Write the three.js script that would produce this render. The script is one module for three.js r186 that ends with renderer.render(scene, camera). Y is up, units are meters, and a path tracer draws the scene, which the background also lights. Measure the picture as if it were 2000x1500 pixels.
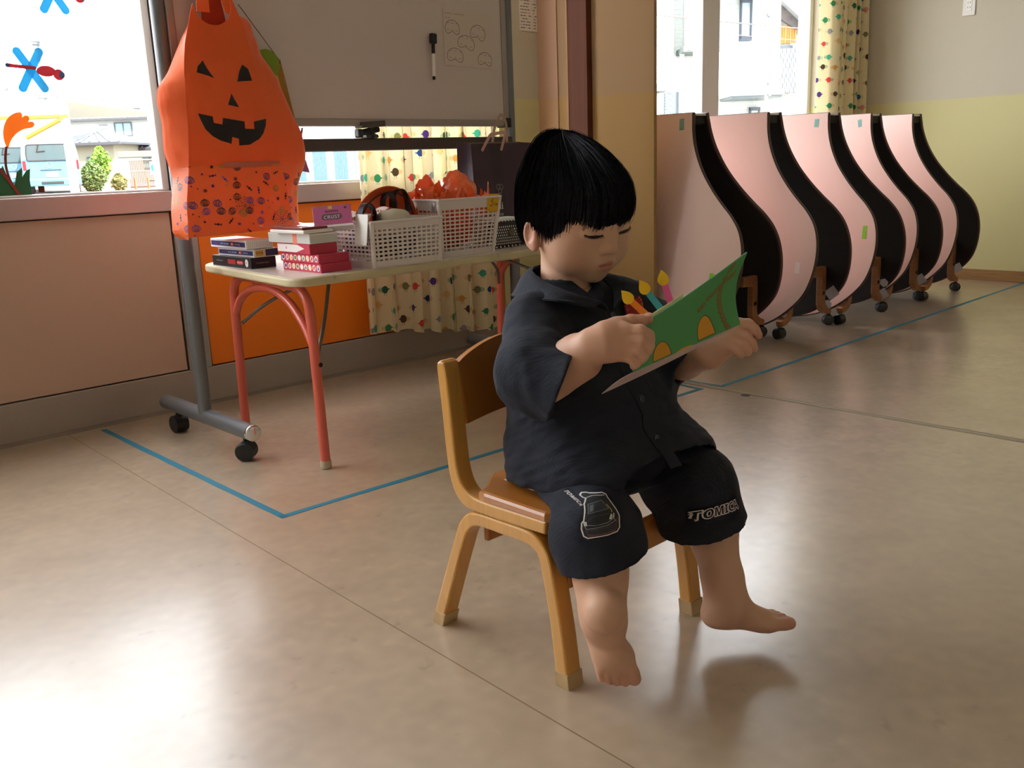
import * as THREE from 'three';
import { mergeGeometries, mergeVertices, toCreasedNormals } from 'three/addons/utils/BufferGeometryUtils.js';
import { RoundedBoxGeometry } from 'three/addons/geometries/RoundedBoxGeometry.js';
import { ImprovedNoise } from 'three/addons/math/ImprovedNoise.js';
import { RectAreaLightUniformsLib } from 'three/addons/lights/RectAreaLightUniformsLib.js';

// ---------------------------------------------------------------- camera, sky, exposure
RectAreaLightUniformsLib.init();
const scene = new THREE.Scene();
const D2R = Math.PI / 180, V3 = (x, y, z) => new THREE.Vector3(x, y, z);
const camera = new THREE.PerspectiveCamera(45.36, 4 / 3, 0.05, 400);
camera.position.set(0, 0.85, 0);
camera.rotation.order = 'YXZ';
camera.rotation.set(-0.23686, -(Math.PI / 2 - 0.812), -0.03696);
const renderer = new THREE.WebGLRenderer({ antialias: true });
renderer.toneMapping = THREE.LinearToneMapping;
renderer.toneMappingExposure = 1.5;
renderer.shadowMap.enabled = true;
const SKY = 5.0;
scene.background = new THREE.Color(0.96, 1.0, 1.04);       // flat bright overcast
scene.backgroundIntensity = SKY;
const sun = new THREE.DirectionalLight('#fff4e2', 11);       // hazy sun from behind the building: lights the house fronts outside, not the room
sun.position.set(8, 34, 30); sun.target.position.set(6, 0, -10); sun.castShadow = true; sun.shadow.radius = 4; sun.shadow.mapSize.set(2048, 2048);
Object.assign(sun.shadow.camera, { left: -45, right: 45, top: 45, bottom: -45, near: 1, far: 140 }); scene.add(sun, sun.target);

// ---------------------------------------------------------------- helpers
const noise = new ImprovedNoise();
let seed = 7;
const rnd = () => { seed = (seed * 1664525 + 1013904223) >>> 0; return seed / 4294967296; };
const rr = (a, b) => a + (b - a) * rnd();
const lerp = THREE.MathUtils.lerp, clamp = THREE.MathUtils.clamp;
const smooth = (a, b, x) => { const t = clamp((x - a) / (b - a), 0, 1); return t * t * (3 - 2 * t); };
const used = new Map();
function numbered(name) { const n = used.get(name) || 0; used.set(name, n + 1); return n ? name + '_' + String(n).padStart(3, '0') : name; }
function prep(g) {
  let h = g.index ? g.toNonIndexed() : g;
  for (const k of Object.keys(h.attributes)) if (!['position', 'normal', 'uv', 'color'].includes(k)) h.deleteAttribute(k);
  if (!h.attributes.normal) h.computeVertexNormals();
  if (!h.attributes.uv) h.setAttribute('uv', new THREE.BufferAttribute(new Float32Array(h.attributes.position.count * 2), 2));
  return h;
}
function merge(list) {
  const a = [].concat(list).flat(Infinity);
  if (a.length === 1) return a[0];
  const p = a.map(prep);
  if (p.some((g) => !g.attributes.color)) p.forEach((g) => g.deleteAttribute('color'));
  return mergeGeometries(p);
}
function mesh(name, geo, mat, parent = scene, data) {
  const m = new THREE.Mesh(merge(geo), mat);
  m.name = numbered(name); m.castShadow = m.receiveShadow = true;
  if (data) Object.assign(m.userData, data);
  parent.add(m); return m;
}
function group(name, label, category, pos = [0, 0, 0], ry = 0, grp) {
  const g = new THREE.Group(); g.name = numbered(name); g.position.set(...pos); g.rotation.y = ry;
  g.userData = { label, category }; if (grp) g.userData.group = grp;
  scene.add(g); return g;
}
function sub(name, parent, pos = [0, 0, 0]) { const g = new THREE.Group(); g.name = numbered(name); g.position.set(...pos); parent.add(g); return g; }
function tag(o, label, category, grp) { Object.assign(o.userData, { label, category }); if (grp) o.userData.group = grp; return o; }
function dup(src, name, label, pos, ry) { const c = src.clone(); c.name = numbered(name); c.userData = { ...src.userData, label }; c.traverse((o) => { if (o !== c) o.name = numbered(o.name.replace(/_\d{3}$/, '')); }); if (pos) c.position.set(...pos); if (ry !== undefined) c.rotation.y = ry; scene.add(c); return c; }
const struct = (name, geo, mat, parent = scene) => mesh(name, geo, mat, parent, { kind: 'structure' });
function T(g, x = 0, y = 0, z = 0, rx = 0, ry = 0, rz = 0) { if (rx || ry || rz) g.applyMatrix4(new THREE.Matrix4().makeRotationFromEuler(new THREE.Euler(rx, ry, rz, 'YXZ'))); g.translate(x, y, z); return g; }
const box = (x0, x1, y0, y1, z0, z1) => T(new THREE.BoxGeometry(x1 - x0, y1 - y0, z1 - z0), (x0 + x1) / 2, (y0 + y1) / 2, (z0 + z1) / 2);
const rbox = (w, h, d, r, x = 0, y = 0, z = 0, rx = 0, ry = 0, rz = 0, s = 3) => T(new RoundedBoxGeometry(w, h, d, s, Math.min(r, w / 2.01, h / 2.01, d / 2.01)), x, y, z, rx, ry, rz);
const rb = (x0, x1, y0, y1, z0, z1, r = 0.004) => rbox(x1 - x0, y1 - y0, z1 - z0, r, (x0 + x1) / 2, (y0 + y1) / 2, (z0 + z1) / 2);
const vv = (p) => (p.isVector3 ? p : V3(...p));
function tube(pts, r, seg = 24, rad = 10, closed = false, tension = 0.5) {
  const c = pts.isCurve ? pts : new THREE.CatmullRomCurve3(pts.map(vv), closed, 'catmullrom', tension);
  return new THREE.TubeGeometry(c, seg, r, rad, closed);
}
function rod(a, b, r, rad = 12, r2 = r) {
  a = vv(a); b = vv(b); const d = b.clone().sub(a), g = new THREE.CylinderGeometry(r2, r, d.length(), rad, 1);
  g.applyQuaternion(new THREE.Quaternion().setFromUnitVectors(V3(0, 1, 0), d.clone().normalize()));
  g.translate((a.x + b.x) / 2, (a.y + b.y) / 2, (a.z + b.z) / 2); return g;
}
const lathe = (pts, seg = 24) => new THREE.LatheGeometry(pts.map((p) => new THREE.Vector2(...p)), seg);
function poly(pts) { const s = new THREE.Shape(); pts.forEach((p, i) => (i ? s.lineTo(...p) : s.moveTo(...p))); s.closePath(); return s; }
function extr(shape, d, bevel = 0, seg = 12) { return new THREE.ExtrudeGeometry(shape, { depth: d - 2 * bevel, bevelEnabled: bevel > 0, bevelThickness: bevel, bevelSize: bevel, bevelOffset: -bevel, bevelSegments: 2, curveSegments: seg }).translate(0, 0, bevel); }
// grid surface from f(u, v) -> [x, y, z]
function surf(f, nu, nv, uvs = [1, 1]) {
  const p = [], t = [], ix = [];
  for (let j = 0; j <= nv; j++) for (let i = 0; i <= nu; i++) { p.push(...f(i / nu, j / nv)); t.push((i / nu) * uvs[0], (j / nv) * uvs[1]); }
  for (let j = 0; j < nv; j++) for (let i = 0; i < nu; i++) { const a = j * (nu + 1) + i, b = a + nu + 1; ix.push(a, a + 1, b, a + 1, b + 1, b); }
  const g = new THREE.BufferGeometry(); g.setAttribute('position', new THREE.Float32BufferAttribute(p, 3)); g.setAttribute('uv', new THREE.Float32BufferAttribute(t, 2)); g.setIndex(ix); g.computeVertexNormals(); return g;
}
// give a surface thickness t along its normals (both faces and a rim)
function thick(g, t) {
  const q = g.index ? g : mergeVertices(g), n = q.attributes.position.count, P = q.attributes.position, N = q.attributes.normal, U = q.attributes.uv, p = [], u = [], ix = [...q.index.array], out = [...ix];
  for (let s = 0; s < 2; s++) for (let i = 0; i < n; i++) { const k = s ? -t / 2 : t / 2; p.push(P.getX(i) + N.getX(i) * k, P.getY(i) + N.getY(i) * k, P.getZ(i) + N.getZ(i) * k); u.push(U.getX(i), U.getY(i)); }
  const edge = new Map();
  for (let i = 0; i < ix.length; i += 3) { out.push(ix[i] + n, ix[i + 2] + n, ix[i + 1] + n); for (let k = 0; k < 3; k++) { const a = ix[i + k], b = ix[i + ((k + 1) % 3)]; if (edge.has(b + '_' + a)) edge.delete(b + '_' + a); else edge.set(a + '_' + b, [a, b]); } }
  for (const [a, b] of edge.values()) out.push(b, a, a + n, b, a + n, b + n);
  const h = new THREE.BufferGeometry(); h.setAttribute('position', new THREE.Float32BufferAttribute(p, 3)); h.setAttribute('uv', new THREE.Float32BufferAttribute(u, 2)); h.setIndex(out);
  return toCreasedNormals(h, 0.9);
}
function uvPlanar(g, fu, fv) { const P = g.attributes.position, u = new Float32Array(P.count * 2); for (let i = 0; i < P.count; i++) { u[2 * i] = fu(P.getX(i), P.getY(i), P.getZ(i)); u[2 * i + 1] = fv(P.getX(i), P.getY(i), P.getZ(i)); } g.setAttribute('uv', new THREE.BufferAttribute(u, 2)); return g; }
function canvasTex(w, h, draw, repeat = true, srgb = true) {
  const c = document.createElement('canvas'); c.width = w; c.height = h; draw(c.getContext('2d'), w, h);
  const t = new THREE.CanvasTexture(c); if (srgb) t.colorSpace = THREE.SRGBColorSpace;
  t.wrapS = t.wrapT = repeat ? THREE.RepeatWrapping : THREE.ClampToEdgeWrapping; t.anisotropy = 8; return t;
}
// tileable grey noise texture: f(x, y) in 0..1 -> value 0..1
function dataTex(n, f, srgb = false) {
  const d = new Uint8Array(n * n * 4);
  for (let y = 0; y < n; y++) for (let x = 0; x < n; x++) { const v = f(x / n, y / n), o = 4 * (y * n + x), c = Array.isArray(v) ? v : [v, v, v]; for (let k = 0; k < 3; k++) d[o + k] = clamp(c[k] * 255, 0, 255); d[o + 3] = 255; }
  const t = new THREE.DataTexture(d, n, n); t.wrapS = t.wrapT = THREE.RepeatWrapping; t.magFilter = THREE.LinearFilter; t.minFilter = THREE.LinearMipmapLinearFilter; t.generateMipmaps = true; if (srgb) t.colorSpace = THREE.SRGBColorSpace; t.needsUpdate = true; return t;
}
function tnoise(x, y, f, z = 0) { // tileable over 0..1
  const a = x * f, b = y * f, n = (u, v) => noise.noise(u, v, z), k = x, l = y;
  return (n(a, b) * (1 - k) + n(a - f, b) * k) * (1 - l) + (n(a, b - f) * (1 - k) + n(a - f, b - f) * k) * l;
}
const std = (color, roughness = 0.6, o = {}) => new THREE.MeshStandardMaterial({ color, roughness, ...o });
const phy = (color, roughness = 0.5, o = {}) => new THREE.MeshPhysicalMaterial({ color, roughness, ...o });
const rep = (t, x, y = x) => { const c = t.clone(); c.repeat.set(x, y); c.needsUpdate = true; return c; };

// ---------------------------------------------------------------- shared textures and materials
const plasterT = dataTex(256, (x, y) => 0.5 + 0.5 * tnoise(x, y, 40, 3) * 0.7 + 0.2 * tnoise(x, y, 90, 8));
const woodT = dataTex(512, (x, y) => { const w = tnoise(x, y, 4, 1) * 0.12, g = tnoise(x + w, y * 0.06 + w * 0.2, 60, 5), l = tnoise(x + w, y * 0.1, 14, 9); const v = 0.86 + 0.12 * g + 0.1 * l; return [v, v * 0.985, v * 0.96]; }, true);
const clothT = dataTex(256, (x, y) => 0.5 + 0.25 * Math.sin(x * Math.PI * 2 * 42) * Math.sin(y * Math.PI * 2 * 42) + 0.5 * tnoise(x, y, 60, 2));
const M = {
  alu: std('#9d9794', 0.42, { metalness: 0.55 }),
  aluPink: std('#b3a19d', 0.4, { metalness: 0.45 }),
  aluLow: std('#a2978b', 0.42, { metalness: 0.25 }),
  frameWhite: std('#d8d6d2', 0.45),
  gap: std('#2a2420', 0.8),
  pinkPanel: std('#c3a48f', 0.55),
  orangePanel: std('#ef7a08', 0.5),
  wallGreen: std('#d3cc98', 0.85, { bumpMap: plasterT, bumpScale: 0.0006 }),
  wallGrey: std('#cbc4b0', 0.85, { bumpMap: plasterT, bumpScale: 0.0006 }),
  wallWhite: std('#e6e0d2', 0.9),
  tanWall: std('#b58d6a', 0.8, { bumpMap: plasterT, bumpScale: 0.0005 }),
  tanDark: std('#a5814f', 0.8, { bumpMap: plasterT, bumpScale: 0.0005 }),
  woodBase: std('#b48a5a', 0.5, { map: woodT }),
  brownPost: std('#6e3413', 0.7, { map: woodT }),
  glass: phy('#ffffff', 0.0, { transmission: 1, thickness: 0, ior: 1.45, specularIntensity: 0.5 }),
  black: std('#141312', 0.45),
  blackRubber: std('#121213', 0.55),
  white: std('#ece9e4', 0.5),
  paper: std('#eeece6', 0.8),
};

// ---------------------------------------------------------------- the room
const WZ = -3.24, FX = 6.28, NX = -3.0, BZ = 3.4, CY = 3.05;
const floorT = dataTex(1024, (x, y) => {
  const a = tnoise(x, y, 5, 1) * 0.5 + tnoise(x, y, 13, 2) * 0.55 + tnoise(x, y, 40, 3) * 0.5, b = tnoise(x, y, 90, 7), c = tnoise(x, y, 24, 11);
  const fleck = smooth(0.33, 0.6, c + 0.4 * b) * 0.05, pale = smooth(0.25, 0.7, tnoise(x + 0.3, y, 30, 17) + 0.3 * b) * 0.03, v = 0.8 + a * 0.09 - fleck + pale;
  return [v, v * 0.94 - fleck * 0.05, v * 0.865 - fleck * 0.08];
}, true);
const floorR = dataTex(512, (x, y) => 0.52 + 0.1 * tnoise(x, y, 8, 4) + 0.1 * tnoise(x, y, 60, 5));
const floorB = dataTex(512, (x, y) => 0.5 + 0.35 * tnoise(x, y, 9, 21) + 0.25 * tnoise(x, y, 30, 23));
const floorM = phy('#dccfc0', 0.75, { map: floorT, roughnessMap: floorR, bumpMap: floorB, bumpScale: 0.0012, specularIntensity: 1.0, ior: 1.55, clearcoat: 1.0, clearcoatRoughness: 0.22 });
const FLOORM2 = floorM;
// one floor, laid in three sheets with thin joints (left sheet ends at the seam, middle ends at the sliding-door track)
function sheet(pts) {
  const g = new THREE.ShapeGeometry(poly(pts.map(([x, z]) => [x, -z]))); g.rotateX(-Math.PI / 2);
  return uvPlanar(g, (x) => x / 1.3, (x, y, z) => z / 1.3);
}
const seamAt = (z) => 0.975 + (z - WZ) * ((0.904 - 0.975) / (-0.727 + 3.204));
const floor = struct('floor', box(NX - 0.2, FX + 0.2, -0.12, -0.004, WZ - 0.2, BZ + 0.2), M.gap);
struct('floor_sheet', sheet([[NX, WZ], [seamAt(WZ) - 0.0012, WZ], [seamAt(BZ) - 0.0012, BZ], [NX, BZ]]), floorM, floor);
struct('floor_sheet', sheet([[seamAt(WZ) + 0.0012, WZ], [2.835, WZ], [2.835, BZ], [seamAt(BZ) + 0.0012, BZ]]), floorM, floor);
struct('floor_sheet', sheet([[2.869, WZ], [FX, WZ], [FX, BZ], [2.869, BZ]]), floorM, floor);
struct('seam_filler', sheet([[seamAt(WZ) - 0.0012, WZ], [seamAt(WZ) + 0.0012, WZ], [seamAt(BZ) + 0.0012, BZ], [seamAt(BZ) - 0.0012, BZ]]).translate(0, -0.0006, 0), std('#8d7450', 0.6), floor);
const track = struct('trim_1', [box(2.836, 2.868, -0.004, 0.0015, WZ + 0.3, BZ), box(2.840, 2.846, 0.0015, 0.003, WZ + 0.3, BZ), box(2.858, 2.864, 0.0015, 0.003, WZ + 0.3, BZ)], std('#a89d8a', 0.4, { metalness: 0.3 }));
struct('ceiling', box(NX - 0.2, FX + 0.2, CY, CY + 0.15, WZ - 0.2, BZ + 0.2), M.wallWhite);
// wall behind the camera and opposite wall
struct('wall_near', box(NX - 0.15, NX, 0, CY, WZ - 0.15, BZ + 0.15), M.wallWhite);
struct('wall_back', box(NX - 0.15, FX + 0.15, 0, CY, BZ, BZ + 0.15), M.wallWhite);
// far wall (right of picture): green-yellow dado under grey
const wallFar = struct('wall_far', [box(FX, FX + 0.15, 0, 1.14, WZ - 0.15, BZ + 0.15)], M.wallGreen);
struct('wall_far_upper', box(FX, FX + 0.15, 1.14, CY, WZ - 0.15, BZ + 0.15), M.wallGrey, wallFar);
struct('baseboard_far', [rb(FX - 0.012, FX + 0.002, 0, 0.07, WZ, BZ, 0.003)], M.woodBase);
// window wall ------------------------------------------------
const wl = struct('wall_left', [
  box(NX, 1.40, 2.75, CY, WZ - 0.15, WZ), box(1.40, 3.05, 2.75, CY, WZ - 0.15, WZ), box(NX - 0.15, -2.3, 0.8, 2.75, WZ - 0.15, WZ),   // above the windows
], M.wallGrey);
struct('wall_left_core', [box(NX - 0.15, 3.05, 0, 0.78, WZ - 0.15, WZ - 0.022)], M.gap, wl);
struct('wall_left_yellow', [box(3.05, 3.34, 0, 1.14, WZ - 0.15, WZ), box(3.36, FX, 0, 0.08, WZ - 0.15, WZ), box(6.0, FX + 0.15, 0, 1.14, WZ - 0.15, WZ), box(3.34, 3.6, 0, 1.14, WZ - 0.15, WZ)], M.wallGreen, wl);
struct('wall_left_upper', [box(3.05, 3.6, 1.14, CY, WZ - 0.15, WZ), box(6.0, FX + 0.15, 1.14, CY, WZ - 0.15, WZ), box(3.6, 6.0, 2.75, CY, WZ - 0.15, WZ)], M.wallGrey, wl);
struct('wall_panel', rb(NX, 1.425, 0.146, 0.721, WZ - 0.025, WZ - 0.004, 0.003), M.pinkPanel, wl);
struct('wall_panel_orange', rb(1.522, 3.048, 0.146, 0.721, WZ - 0.025, WZ - 0.004, 0.003), M.orangePanel, wl);
struct('baseboard_left', [rb(NX, 3.05, 0.012, 0.142, WZ - 0.03, WZ + 0.004, 0.003), box(NX, 3.05, 0, 0.012, WZ - 0.03, WZ - 0.001)], M.aluLow);
struct('trim_2', rb(NX, 3.05, 0.725, 0.795, WZ - 0.1, WZ + 0.022, 0.004), M.aluPink);                       // sill rail
struct('trim_3', rb(1.43, 1.518, 0.142, 0.725, WZ - 0.03, WZ + 0.004, 0.003), M.alu);                     // stile between the panels
// window 1 (left) and 2 (behind the board)
function windowFrame(n, x0, x1, y0, y1, bars = [], w = 0.035, m = M.frameWhite, zc = WZ - 0.06) {
  const g = new THREE.Group(); g.name = 'window_' + n; g.userData.kind = 'structure'; scene.add(g);
  struct('window_frame', [rb(x0, x0 + w, y0, y1, zc - 0.03, zc + 0.03), rb(x1 - w, x1, y0, y1, zc - 0.03, zc + 0.03), rb(x0, x1, y0, y0 + w * 0.3, zc - 0.03, zc + 0.03), rb(x0, x1, y1 - w, y1, zc - 0.03, zc + 0.03)], m, g);
  let prev = x0 + w;
  for (const b of [...bars, [x1 - w, x1]]) { struct('window_pane', box(prev, b[0], y0 + w * 0.3, y1 - w, zc - 0.003, zc), M.glass, g); prev = b[1]; }
  for (const b of bars) struct('window_bar', rb(b[0], b[1], y0 + w * 0.3, y1 - w, zc - 0.035, zc + 0.035), m, g);
  return g;
}
windowFrame(1, -2.3, 1.45, 0.795, 2.75, [[-0.5, -0.44]], 0.026);
windowFrame(2, 1.50, 3.05, 0.795, 2.75, [[2.3, 2.36]], 0.03);
struct('trim_4', [rb(1.452, 1.474, 0.795, 2.75, WZ - 0.1, WZ + 0.012, 0.003)], std('#5e564f', 0.5));        // dark mullion
struct('trim_5', [rb(1.474, 1.492, 0.795, 2.75, WZ - 0.1, WZ + 0.004, 0.003)], M.frameWhite);
windowFrame(3, 3.6, 6.0, 0.08, 2.75, [[4.73, 4.90]], 0.04, M.frameWhite, WZ - 0.07);
// stub wall with a sliding-door post between the two rooms, at x 3.32
{
  const X = 3.32, s = struct('wall_stub', [box(X, X + 0.02, 0, 1.14, WZ, -3.113)], M.tanWall);
  struct('wall_stub_upper', box(X, X + 0.02, 1.14, CY, WZ, -3.113), std('#b48d75', 0.8), s);
  struct('wall_stub_jamb', [box(X + 0.006, X + 0.03, 0, 1.14, -3.113, -2.9)], M.tanDark, s);
  struct('wall_stub_jamb', [box(X + 0.006, X + 0.03, 1.14, CY, -3.113, -2.9)], std('#a0805e', 0.8), s);
  struct('wall_stub_leaf', [box(X + 0.004, X + 0.024, 0, 1.125, -2.9, -2.55)], M.tanDark, s);
  struct('wall_stub_leaf', [box(X + 0.004, X + 0.024, 1.125, CY, -2.9, -2.55)], std('#a0805e', 0.8), s);
  struct('trim_6', [rb(X - 0.028, X + 0.03, 0, CY, -3.018, -2.903, 0.003)], M.brownPost);
  struct('trim_7', [rb(X - 0.03, X + 0.004, 0, CY, -3.03, -3.018, 0.002)], std('#a07048', 0.5));
  struct('baseboard_stub', rb(X - 0.01, X + 0.004, 0, 0.07, WZ, -2.55, 0.002), M.woodBase);
}
// blue masking tape on the floor
const tapeM = std('#1d7590', 0.6);
function tape(name, label, a, b, w = 0.02) { // strip from a to b (x, z) with slightly ragged edges
  const d = Math.hypot(b[0] - a[0], b[1] - a[1]), n = Math.ceil(d / 0.05), ux = (b[0] - a[0]) / d, uz = (b[1] - a[1]) / d;
  const g = surf((u, v) => { const j = (noise.noise(u * n * 0.4, v * 9, a[0] * 7) * 0.0016), o = (v - 0.5) * (w + j * 2) + j; return [a[0] + ux * d * u - uz * o, 0.0006, a[1] + uz * d * u + ux * o]; }, n, 1);
  const m = tag(mesh(name, thick(g, 0.0004), tapeM), label, 'tape'); return m;
}
tape('floor_tape', 'blue tape strip running from the wall past the board stand caster to the tape corner', [1.081, -3.205], [1.074, -1.986]);
tape('floor_tape', 'long blue tape strip passing behind the small chair from the tape corner', [1.066, -1.992], [2.805, -1.932]);
tape('floor_tape', 'short blue tape strip joining the end of the strip behind the chair', [2.803, -1.925], [2.83, -2.36]);
tape('floor_tape', 'blue tape strip laid along the metal door track', [2.882, -1.89], [2.875, -2.5]);
tape('floor_tape', 'long blue tape strip in front of the row of folded tables', [2.875, -1.893], [6.27, -1.924]);
tag(mesh('floor_fitting', lathe([[0, 0.0022], [0.012, 0.0022], [0.016, 0.001], [0.017, 0]], 18).translate(2.823, 0, -1.753), std('#3a3630', 0.4, { metalness: 0.5 })), 'small dark round metal fitting set in the floor beside the door track', 'floor fitting');
// wall socket, notice
{
  const g = group('wall_socket', 'white wall socket plate high on the far grey wall', 'socket', [FX - 0.004, 1.69, -2.385], -Math.PI / 2);
  mesh('cover_plate', rbox(0.075, 0.12, 0.008, 0.003), M.white, g);
  mesh('outlet', [rbox(0.035, 0.07, 0.012, 0.003)], std('#f3f1ec', 0.4), g);
  mesh('slot', [rbox(0.003, 0.01, 0.013, 0.001, -0.007, -0.012), rbox(0.003, 0.01, 0.013, 0.001, 0.007, -0.012), rbox(0.003, 0.01, 0.013, 0.001, -0.007, 0.016), rbox(0.003, 0.01, 0.013, 0.001, 0.007, 0.016)], M.gap, g);
  const t = canvasTex(256, 512, (c, w, h) => { c.fillStyle = '#e9e3da'; c.fillRect(0, 0, w, h); for (let k = 0; k < 26; k++) { const y = 14 + k * 19; c.fillStyle = [3, 9, 15, 20].includes(k) ? '#b0524a' : '#555'; for (let x = 16; x < 236;) { const l = 6 + ((k * 37 + x * 13) % 21); if ((k * 7 + x) % 5 && !(k > 15 && x > 150 && x < 190)) c.fillRect(x, y, l, 6); x += l + 6; } } }, false);
  const s = tag(mesh('notice_sheet', rbox(0.115, 0.36, 0.002, 0.0005), std('#ffffff', 0.8, { map: t })), 'white printed notice sheet pinned to the yellow wall beside the board', 'notice');
  s.position.set(3.262, 1.625, WZ + 0.002);
}

// ---------------------------------------------------------------- toddler chair (faces +z)
const honeyT = dataTex(512, (x, y) => { const g = tnoise(x, y * 0.05, 70, 15), l = tnoise(x, y * 0.08, 18, 19); const v = 0.93 + 0.035 * g + 0.03 * l; return [v, v * 0.985, v * 0.95]; }, true);
const honey = phy('#dca24c', 0.38, { map: honeyT, clearcoat: 0.35, clearcoatRoughness: 0.25 });
const honeyRed = phy('#c07a32', 0.32, { map: honeyT, clearcoat: 0.6, clearcoatRoughness: 0.12 });
const wornTip = std('#d3b483', 0.75, { map: woodT });
const chair = group('toddler_chair', 'small honey-coloured bentwood chair that the child sits on', 'chair', [1.175, 0, -1.1]);
{
  const W = 0.19, t = 0.034;
  const smoothPts = (pts, n) => new THREE.CatmullRomCurve3(pts.map(([z, y]) => V3(z, y, 0)), false, 'catmullrom', 0.5).getPoints(n).map((p) => [p.x, p.y]);
  // a bent laminated strip drawn in (z, y), extruded across x
  const strip = (outer, inner, n = 60) => {
    const a = smoothPts(outer, n), b = smoothPts(inner, n).reverse();
    const g = extr(poly([...a, ...b].map(([z, y]) => [-(z + 1.1), y])), t, 0.004);
    g.rotateY(Math.PI / 2);                                             // shape x (= -z) -> world z
    return uvPlanar(g, (x, y, z) => (z + x) * 2.2, (x, y, z) => y * 2.2 + z);
  };
  const postO = [[-1.222, 0.519], [-1.229, 0.507], [-1.223, 0.441], [-1.217, 0.361], [-1.210, 0.311], [-1.196, 0.279], [-1.170, 0.261], [-1.12, 0.2585], [-1.02, 0.2605], [-0.975, 0.2625]];
  const postI = [[-1.216, 0.519], [-1.207, 0.508], [-1.199, 0.445], [-1.193, 0.365], [-1.187, 0.323], [-1.176, 0.300], [-1.155, 0.287], [-1.12, 0.283], [-1.02, 0.285], [-0.972, 0.286]];
  const archO = [[-1.281, 0.0], [-1.276, 0.025], [-1.203, 0.2], [-1.186, 0.232], [-1.164, 0.251], [-1.135, 0.2575], [-1.08, 0.2585], [-1.025, 0.259], [-0.999, 0.254], [-0.978, 0.239], [-0.964, 0.211], [-0.942, 0.098], [-0.930, 0.0]];
  const archI = [[-1.254, 0.0], [-1.248, 0.02], [-1.183, 0.184], [-1.164, 0.218], [-1.143, 0.231], [-1.111, 0.234], [-1.08, 0.234], [-1.033, 0.235], [-1.006, 0.23], [-0.990, 0.21], [-0.971, 0.112], [-0.958, 0.0]];
  for (const s of [-1, 1]) {
    const x0 = s < 0 ? -W : W - t;
    mesh('side_rail', strip(postO, postI).translate(x0, 0, 0), honey, chair);
    const lf = mesh('leg_frame', strip(archO, archI, 90).translate(x0, 0, 0), honey, chair);
    for (const [zo, zi, k] of [[-1.281, -1.254, 0.32], [-0.930, -0.958, -0.11]]) {
      const h = 0.026, d = 0.0012, c = extr(poly([[-(zo + 1.1) - (zo < zi ? -d : d) , 0], [-(zi + 1.1) - (zo < zi ? d : -d), 0], [-(zi + k * h + 1.1) - (zo < zi ? d : -d), h], [-(zo + k * h + 1.1) - (zo < zi ? -d : d), h]]), t + 0.0024, 0.001);
      c.rotateY(Math.PI / 2).translate(x0 - 0.0012, 0, 0);
      mesh('foot_tip', c, wornTip, lf, { label: 'pale worn tip' });
    }
  }
  // backrest: shallow curved board between the posts
  const bk = surf((u, v) => {
    const x = lerp(-W + t - 0.001, W - t + 0.001, u), c = Math.sin(Math.PI * u), top = 0.512 + 0.028 * Math.pow(c, 0.8), bot = 0.402 + 0.004 * c;
    const y = lerp(bot, top, v), z = lerp(-1.1985, -1.2145, (y - 0.4) / 0.12) - 0.022 * c;
    return [x, y, z + 1.1];
  }, 32, 12, [0.7, 0.25]);
  mesh('backrest', thick(bk, 0.013), honeyRed, chair);
  // seat: rounded slab, scalloped back edge, shallow scooped panel
  const so = [];
  const half = [[0.0, 0.205 - 0.35], [0.19, 0.16 - 0.3]];
  const seatPts = [];
  for (let i = 0; i <= 40; i++) { const u = i / 40, x = lerp(-0.187, 0.187, u), c = smooth(0.186, 0.1, Math.abs(x)); seatPts.push([x, 0.036 + 0.05 * c]); }   // back edge (-z up in shape space)
  seatPts.push([0.19, 0.02], [0.19, -0.125], [0.17, -0.148], [-0.17, -0.148], [-0.19, -0.125], [-0.19, 0.02]);
  const seatG = extr(poly(seatPts), 0.02, 0.0065, 16); seatG.rotateX(-Math.PI / 2);
  mesh('seat', uvPlanar(seatG.translate(0, 0.2805, 0), (x) => x * 2, (x, y, z) => z * 2), honeyRed, chair);
  // moulded scoop edge on the seat: a raised rounded-rectangle lip
  const lip = []; for (let i = 0; i < 64; i++) { const a = (i / 64) * 2 * Math.PI, c = Math.cos(a), s = Math.sin(a), e = 0.45; lip.push([0.125 * Math.sign(c) * Math.abs(c) ** e, 0.3003, 0.04 + 0.085 * Math.sign(s) * Math.abs(s) ** e]); }
  mesh('seat_groove', tube(lip, 0.0022, 160, 8, true), honeyRed, chair);
  mesh('seat_panel', T(rbox(0.244, 0.004, 0.164, 0.002), 0, 0.2995, 0.04), phy('#b9812f', 0.3, { map: honeyT, clearcoat: 0.6, clearcoatRoughness: 0.15 }), chair);
  mesh('stretcher', rb(-W + t - 0.002, W - t + 0.002, 0.162, 0.222, 0.132, 0.147, 0.004), honeyRed, chair);
  mesh('stretcher', rb(-W + t - 0.002, W - t + 0.002, 0.19, 0.235, -0.062, -0.05, 0.004), honeyRed, chair);
}

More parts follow.
